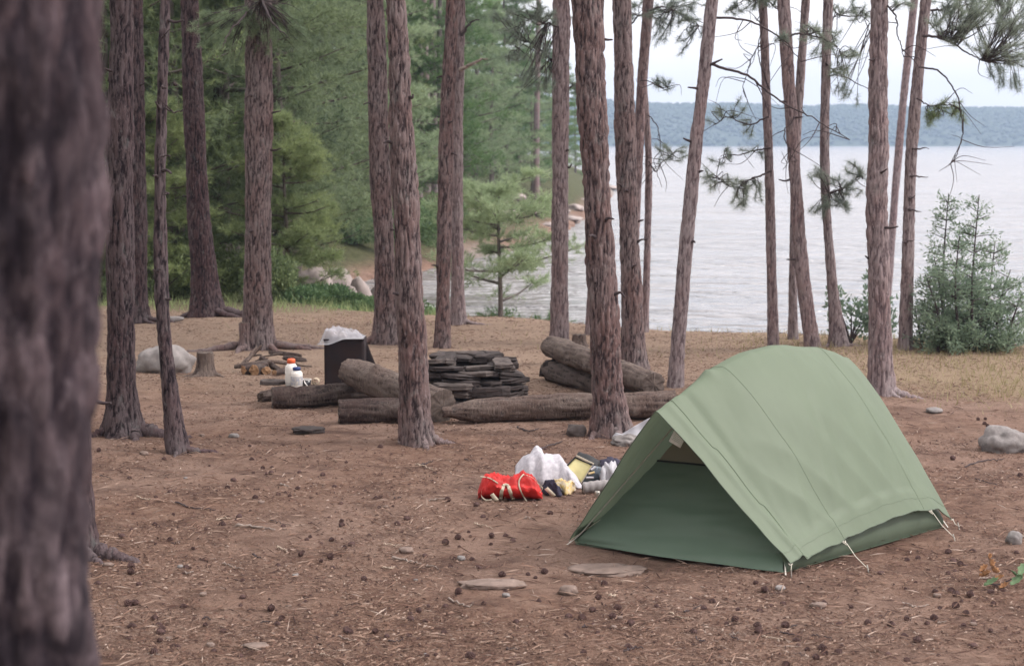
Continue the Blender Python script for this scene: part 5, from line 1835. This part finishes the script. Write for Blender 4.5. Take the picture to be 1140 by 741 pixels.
def red_bag():
    g = G(567, 559); Y = g.y + .13
    c = np.array([g.x, Y, h1(g.x, Y)])
    t = thing('duffel_bag', 'slumped red nylon bag with cream webbing handles', 'bag', c)
    # body: a slack tube lying along x, higher at the near right end
    m, n = 40, 36
    V = np.zeros((m, n, 3)); s = Y / F_PX
    for i in range(m):
        f = i / (m - 1)
        x = c[0] + (-35 + 72 * f) * s
        end = min(1, (min(f, 1 - f) / .10)) ** .5
        hh = (np.interp(f, [0, .08, .22, .42, .58, .72, .85, 1.0], [11, 19, 22, 18, 20, 23, 20, 8])) * s * (.55 + .45 * end)
        dd = .125 * (.35 + .65 * end)
        for j in range(n):
            a = 2 * PI * j / n
            cy, cz = math.cos(a), math.sin(a)
            q = Vector((f * 4.5, cy * 1.3, cz * 1.3 + 7))
            fold = mnoise.ridged_multi_fractal(q, 1.0, 2.0, 4, 1.0, 2.0) - 1.1
            k = 1 + .14 * fold + .12 * mnoise.noise(q * 1.3)
            fold += .55 * (abs(mnoise.noise(q * 3.4 + Vector((f * 5, 0, 0)))) * -2.2 + .5)
            zz = (cz * .5 + .5)
            V[i, j] = (x + .01 * mnoise.noise(q * 2), Y + cy * dd * k, c[2] + max(0.002, (zz ** .75) * hh * (1 + .26 * fold * (cz > -.2)) * 1.28))
    i = np.arange(m - 1)[:, None] * n; j = np.arange(n)[None, :]; k = (j + 1) % n
    F = np.stack([i + j, i + k, i + n + k, i + n + j], -1).reshape(-1, 4)
    mb = MB().add(V.reshape(-1, 3), F)
    for e, row in ((0, V[0]), (1, V[-1])):
        cc = row.mean(0); mb = join(mb, grid(np.array([np.vstack([r_, r_[:1]]) for r_ in (row, row * .5 + cc * .5, row * .03 + cc * .97)])))
    body = build('body', mb, M['red'], t)
    import mathutils
    bv = mathutils.bvhtree.BVHTree.FromPolygons([Vector(v) for v in mb.verts()], [list(map(int, f)) for fa in mb.F for f in fa])

    def hit(px, py, lift=.004):
        d = ray(px, py).normalized()
        loc, nrm, _, _ = bv.ray_cast(CAM, d)
        if loc is None:
            loc = at(px, py, Y - .10)
        return np.array(loc[:]) - np.array(d[:]) * lift

    def on_bag(pxs, w, name, n_=18, cross=None, lift=.005):
        pp = spline(np.array(pxs, float), n_)
        P = np.array([hit(a, b, lift) for a, b in pp])
        P = np.array([P[max(0, i_ - 1):i_ + 2].mean(0) for i_ in range(len(P))])
        T_ = unit(np.gradient(P, axis=0)); Dv = unit(np.cross(T_, np.array([0, -1.0, .25])))
        build(name, ribbon(P, w, Dv, .003), M['strap'], t)

    on_bag([(557.5, 555.5), (558.5, 547), (560.5, 540)], .026, 'handle')
    on_bag([(560, 540), (563, 539), (566.5, 540.5)], .018, 'handle')
    on_bag([(566, 540), (568, 547), (571.5, 556)], .026, 'handle')
    on_bag([(583.5, 527), (578.5, 533), (578, 541), (582, 551), (587, 558.5)], .010, 'piping', 24)
    on_bag([(534, 530), (545, 532), (555, 538)], .008, 'piping')
    P = np.array([np.array(at(a, b, Y - .14)[:]) for a, b in spline(np.array([(536, 546), (536, 552), (541, 556.5), (548, 556)], float), 14)])
    build('strap', ribbon(P, .012, np.array([0, 0, 1.0]), .003), M['strap'], t)
    P = np.array([np.array(at(a, b, Y - .145)[:]) for a, b in spline(np.array([(547.5, 549.5), (550, 553), (553.5, 557)], float), 8)])
    build('strap', ribbon(P, .030, unit(np.array([1.0, 0, .55])), .003), M['strap'], t)
    P = np.array([hit(a, b, .004) for a, b in spline(np.array([(583, 528), (592, 531), (600, 539), (604, 543), (601, 548)], float), 22)])
    build('piping', tube(P, .0026, 6), M['strap'], t)


red_bag()


def cloth_heap(label, name, outline_px, Y, hgt_px, seed, mat, cat, fold=1.0, depth=.3, n=60, m=44):
    """crumpled cloth: outline_px gives (px, top_py, bottom_py) from one side to the other"""
    o = np.array(outline_px, float)
    xs = np.linspace(o[0, 0], o[-1, 0], n)
    top = np.interp(xs, o[:, 0], o[:, 1]); bot = np.interp(xs, o[:, 0], o[:, 2])
    P3 = np.zeros((m, n, 3))
    off = Vector((seed * 1.7, seed * .9, seed))
    for j in range(n):
        zt = at(xs[j], top[j], Y + depth * .35).z
        zg = h1(px_to_x(xs[j], Y), Y)
        H_ = max(.02, zt - zg)
        front = G(xs[j], bot[j]).y
        for i in range(m):
            v = i / (m - 1)
            # profile from the front edge on the ground over the top to the back
            prof = math.sin(PI * v) ** .62
            q = Vector((j / n * 3.4, v * 1.6, 0)) + off
            r = mnoise.ridged_multi_fractal(Vector((q.x * 1.0 + q.y * .8, q.y * .55, seed)), 1.0, 2.1, 4, 1.0, 2.0) - 1.0
            r2 = mnoise.noise(q * 2.3)
            yy = front + v * depth
            dz = (H_ * prof) * (1 + .13 * fold * r + .16 * fold * r2)
            P3[i, j] = (px_to_x(xs[j], Y) + .016 * fold * mnoise.noise(q * 2 + Vector((9, 0, 0))), yy + .028 * fold * r + .02 * mnoise.noise(q * 1.5 + Vector((0, 5, 0))), zg + max(.004, dz))
    ob = build(name, shell(P3, .006), M[mat], None, True, (px_to_x(xs[n // 2], Y), Y, h1(px_to_x(xs[n // 2], Y), Y)))
    return tag(ob, label, cat)


Yt = G(610, 553).y
cloth_heap('crumpled white towel heaped behind the red bag', 'towel', [(574, 526, 538), (582, 514, 538), (590, 509, 540), (599, 501.5, 540), (604, 502, 541), (606, 508, 541), (614, 507, 540), (624, 512, 540), (634, 520, 541), (645, 534, 545), (648, 540, 545)],
           Yt + .28, 30, 5, 'towel', 'towel', .85, .30)
cloth_heap('yellow-patterned white cloth lying under the towel edge', 'cloth', [(615, 545, 549), (620, 534, 549), (630, 535, 551), (638, 536, 550), (641, 543, 547)], Yt + .12, 14, 9, 'grey_spot', 'cloth', 1.3, .12, 34, 24)
cloth_heap('dark blue knitted jumper bundled up between the yellow case and the tent', 'jumper', [(664, 519, 521), (668, 511, 522), (676, 507, 523), (686, 506, 523), (693, 511, 523), (697, 519, 523)], G(680, 523).y + .2, 15, 13, 'navy', 'jumper', 1.4, .24, 40, 30)
cloth_heap('dark bundle of cloth lying between the towel and the red bag', 'cloth', [(604, 546, 548), (609, 537, 551), (615, 534, 552), (620, 536, 553), (626, 546, 552)], Yt + .05, 14, 17, 'navy', 'cloth', 1.0, .10, 30, 20)


def yellow_case():
    Yc = G(655, 540).y + .05
    s = Yc / F_PX
    q = lambda px, py, dy=0: np.array(at(px, py, Yc + dy)[:])
    c0 = q(650, 540); base = np.array([q(650, 520)[0], Yc + .06, h1(q(650, 520)[0], Yc)])
    t = thing('cool_bag', 'tilted pale yellow bag with a black zipped lid, leaning near the tent', 'bag', base)
    # corners: yellow face A-B-C-D, clear face D-C-E-F
    A, B, Cc, D = q(640.5, 509, .10), q(630, 520, .06), q(647, 537, -.02), q(659, 517.5, .0)
    E, Fp = q(670, 536.5, .10), q(670, 520, .12)
    def quad(a, b, c, d, nn=10, bulge=.01, seed=0):
        nrm = unit(np.cross(b - a, d - a)); nrm = nrm if nrm[1] < 0 else -nrm
        g = np.zeros((nn, nn, 3))
        for i in range(nn):
            for j in range(nn):
                u, v = i / (nn - 1), j / (nn - 1)
                g[i, j] = (a * (1 - v) + d * v) * (1 - u) + (b * (1 - v) + c * v) * u + nrm * (bulge * math.sin(PI * u) * math.sin(PI * v) + .008 * float(vn(np.array(u * 3), np.array(v * 3), seed)))
        return g
    build('front_panel', shell(quad(A, B, Cc, D, seed=3), .006), M['yellow'], t)
    build('pocket', shell(quad(D, Cc, E, Fp, seed=4, bulge=.015), .006), M['vinyl'], t)
    bk = np.array([.05, .16, .0])
    lid_up = np.array([.0, .0, .02])
    A2, F2 = A + [.03, .08, .03], Fp + [-.01, .10, .03]
    build('lid', shell(quad(A2, A, Fp * .55 + D * .45, F2, seed=5, bulge=.03), .012), M['black'], t)
    build('back_panel', shell(quad(A + bk * .9, B + bk * .9, E + [0, .08, 0], F2, seed=6), .006), M['black'], t)
    build('side_panel', shell(quad(A, A + bk * .9, B + bk * .9, B, seed=6), .006), M['black'], t)
    build('binding', tube(np.array([A, D]) + [0, -.008, .004], .007, 8), M['black'], t)
    build('binding', tube(np.array([A, B]) + [0, -.004, .004], .006, 8), M['black'], t)
    build('binding', tube(np.array([D, Cc]) + [0, -.010, 0], .004, 8), M['strap'], t)
    st = q(641.5, 507, .07), q(661, 516.5, -.012)
    build('strap', ribbon(np.array([st[0] * (1 - f) + st[1] * f for f in np.linspace(0, 1, 6)]), .016, unit(np.array([.3, 0, 1.0])), .004), M['strap'], t)
    for k in range(3):
        a = D * (.75 - .22 * k) + Cc * (.25 + .22 * k) + [.012, -.014, .0]; b = a + [.035 + .01 * k, .02, .02 - .012 * k]
        build('pocket_item', tube(np.array([a, b]), .009, 8), M['sheet' if k != 1 else 'grey_spot'], t)


yellow_case()


def pads():
    Yp = G(662, 551).y + .06
    a = np.array(at(649, 543.5, Yp)[:]); b = np.array(at(684, 540, Yp + .02)[:])
    r = 7.0 / F_PX * Yp
    t = thing('foam_roll', 'grey rolled foam pad lying against the corner of the tent', 'foam roll', (a + b) / 2 - [0, 0, r])
    S = spline([a, (a + b) / 2 + [0, 0, .004], b], 24)
    rr = r * (1 + .05 * np.sin(np.arange(24) * 1.3)); rr[0] *= .8; rr[-1] *= .85
    build('roll', tube(S, rr, 20), M['grey_cloth'], t)
    sp_ = []
    for ang in np.linspace(0, 12, 60):
        k = .15 + .8 * ang / 12
        sp_.append(a + np.array([-.006, math.cos(ang) * r * k * .8, math.sin(ang) * r * k * .8]))
    build('spiral_edge', tube(np.array(sp_), .0025, 5), M['black'], t)
    cloth_heap('pale grey cloth tucked between the foam roll and the tent', 'cloth', [(671, 536, 540), (674, 523, 541), (679, 520, 541), (688, 519, 541), (692, 528, 541)], Yp + .1, 16, 23, 'sheet', 'cloth', .8, .12, 26, 20)
    p = G(665, 553)
    o = build('tin_can', lathe((p.x, p.y, p.z), [(0, 0), (.018, 0), (.02, .004), (.02, .04), (.017, .045), (0, .045)]), M['alu'], None, True, tuple(p))
    tag(o, 'small pale tin lying by the foam roll at the tent corner', 'tin')
    p = G(608, 556)
    o = build('strap_end', ribbon(np.array([np.array(at(a_, b_, p.y)[:]) for a_, b_ in ((608, 543), (612, 547), (617, 552))]), .03, unit(np.array([1.0, 0, .7])), .004), M['strap'], None, True, tuple(p))
    tag(o, 'short cream strap lying loose beside the red bag', 'strap')
    # white plastic sheet behind the tent corner
    Ys = G(700, 494).y
    P3 = np.zeros((16, 30, 3))
    for j in range(30):
        f = j / 29
        px = 682 + 46 * f
        tp = np.interp(px, [682, 686, 692, 705, 718, 728], [485.5, 481, 483, 475, 467.5, 463]); bt = np.interp(px, [682, 686, 695, 702, 712, 728], [488, 489.5, 493, 495.5, 494, 492])
        for i in range(16):
            v = i / 15
            P3[i, j] = np.array(at(px, bt * (1 - v) + tp * v, Ys + .16 * v + .05 * math.sin(PI * v) + .04 * float(vn(np.array(f * 6), np.array(v * 2.5), 81)))[:])
    o = build('plastic_sheet', shell(P3, .005), M['sheet'], None, True, tuple(P3[0, 15]))
    tag(o, 'white plastic sheet draped over the brown rock behind the tent corner', 'plastic sheet')


pads()


# dead oak leaves and a green sprig at the edge of the view
def sprig():
    rng = np.random.default_rng(15)
    g = G(1112, 655)
    t = thing('oak_sprig', 'fallen oak sprig with curled orange dead leaves and a few green ones', 'leaves', g)
    stem = [np.array(at(*p)[:]) for p in ((1098, 648, g.y), (1112, 650, g.y + .02), (1130, 642, g.y + .03), (1150, 630, g.y + .05))]
    build('stem', tube(spline(stem, 12), .004, 6), M['twig'], t)

    def leaf(px, py, L, ang, curl, mat, dy=0, w=.45, tilt=.5):
        c = np.array(at(px, py, g.y + dy)[:]); L *= .8
        G3 = np.zeros((9, 7, 3))
        for i in range(9):
            f = i / 8
            wd = w * L * (math.sin(PI * min(1, f * .93 + .05)) ** .8) * (1 + .28 * math.sin(f * 19))
            for j in range(7):
                v = (j / 6 - .5)
                x = f * L; y = v * wd; z = curl * (4 * v * v * wd + (f - .5) ** 2 * L)
                p = np.array([x - L / 2, y, z])
                G3[i, j] = p @ (rotz(ang) @ roty(-tilt) @ rotx(tilt * .8)).T + c
        build('leaf', shell(G3, .0012), M[mat], t)

    for k, (px, py, L, a, cu, m_, dy) in enumerate(((1095, 634, .085, .6, .9, 'dead_leaf', 0), (1102, 628, .08, 1.6, 1.1, 'dead_leaf', .03), (1098, 640, .09, -.3, .8, 'dead_leaf', -.03), (1106, 636, .07, 2.4, 1.2, 'dead_leaf', .02),
                                                    (1101, 620, .06, 1.2, 1.0, 'dead_leaf', .05), (1112, 644, .09, -.1, .5, 'dead_leaf', -.02), (1118, 653, .08, .3, .8, 'dead_leaf', -.02),
                                                    (1104, 648, .12, .05, .3, 'green_leaf', -.04), (1132, 646, .13, .5, .3, 'green_leaf', 0), (1138, 634, .14, .9, .3, 'green_leaf', .04), (1130, 600 + 40, .10, 2.2, .4, 'green_leaf', .05), (1122, 690, .07, .2, .9, 'dead_leaf', -.42))):
        leaf(px, py, L, a, cu, m_, dy)


sprig()

# ------------------------------------------------------------------ sky, sun, render settings
SUN_AZ, SUN_EL = R(97), R(42)         # from the open side of the camp
world = bpy.data.worlds.new('World'); scene.world = world; world.use_nodes = True
wn = NT(world.node_tree)
bg = world.node_tree.nodes['Background']; wo = world.node_tree.nodes['World Output']
sky = wn.n('ShaderNodeTexSky', sky_type='NISHITA'); sky.sun_disc = False
sky.sun_elevation = SUN_EL; sky.sun_rotation = SUN_AZ; sky.dust_density = 4.0; sky.air_density = 1.0
wn.l(sky.outputs[0], bg.inputs['Color']); bg.inputs['Strength'].default_value = .05
tc = wn.n('ShaderNodeTexCoord'); sx = wn.n('ShaderNodeSeparateXYZ')
wn.l(tc.outputs['Generated'], sx.inputs[0])
el = sx.outputs['Z']
mpc = wn.n('ShaderNodeMapping'); mpc.inputs['Scale'].default_value = (1.5, 1.5, 6)
wn.l(tc.outputs['Generated'], mpc.inputs['Vector'])
cl = wn.noise(mpc.outputs['Vector'], 2.2, 5, .55)
# an overcast sky is about three times as bright overhead as at the horizon
lum = wn.math('ADD', .74, wn.math('MULTIPLY', wn.math('MAXIMUM', el, 0.0), .90))
lum = wn.math('MULTIPLY', lum, wn.math('ADD', .86, wn.math('MULTIPLY', cl, .28)))
bg2 = wn.n('ShaderNodeBackground')
bg2.inputs['Color'].default_value = (1.0, .968, .970, 1)
wn.l(lum, bg2.inputs['Strength'])
mxs = wn.n('ShaderNodeMixShader'); mxs.inputs[0].default_value = .96
wn.l(bg.outputs[0], mxs.inputs[1]); wn.l(bg2.outputs[0], mxs.inputs[2]); wn.l(mxs.outputs[0], wo.inputs['Surface'])

sun_d = bpy.data.lights.new('sun', 'SUN'); sun = bpy.data.objects.new('sun', sun_d); COL.objects.link(sun)
sun_d.energy = 1.5; sun_d.angle = R(11); sun_d.color = (1.0, .95, .90)
d = Vector((math.sin(SUN_AZ) * math.cos(SUN_EL), math.cos(SUN_AZ) * math.cos(SUN_EL), math.sin(SUN_EL)))
sun.rotation_euler = d.to_track_quat('Z', 'Y').to_euler()

scene.view_settings.view_transform = 'Standard'
scene.view_settings.look = 'None'
scene.view_settings.exposure = .93
scene.view_settings.gamma = 1.0
scene.render.engine = 'CYCLES'
c = scene.cycles
c.max_bounces = 5; c.diffuse_bounces = 3; c.glossy_bounces = 2; c.transmission_bounces = 3; c.transparent_max_bounces = 6; c.volume_bounces = 0
c.use_denoising = True; c.sample_clamp_indirect = 4; c.light_sampling_threshold = .0
c.use_adaptive_sampling = False
c.caustics_reflective = False; c.caustics_refractive = False
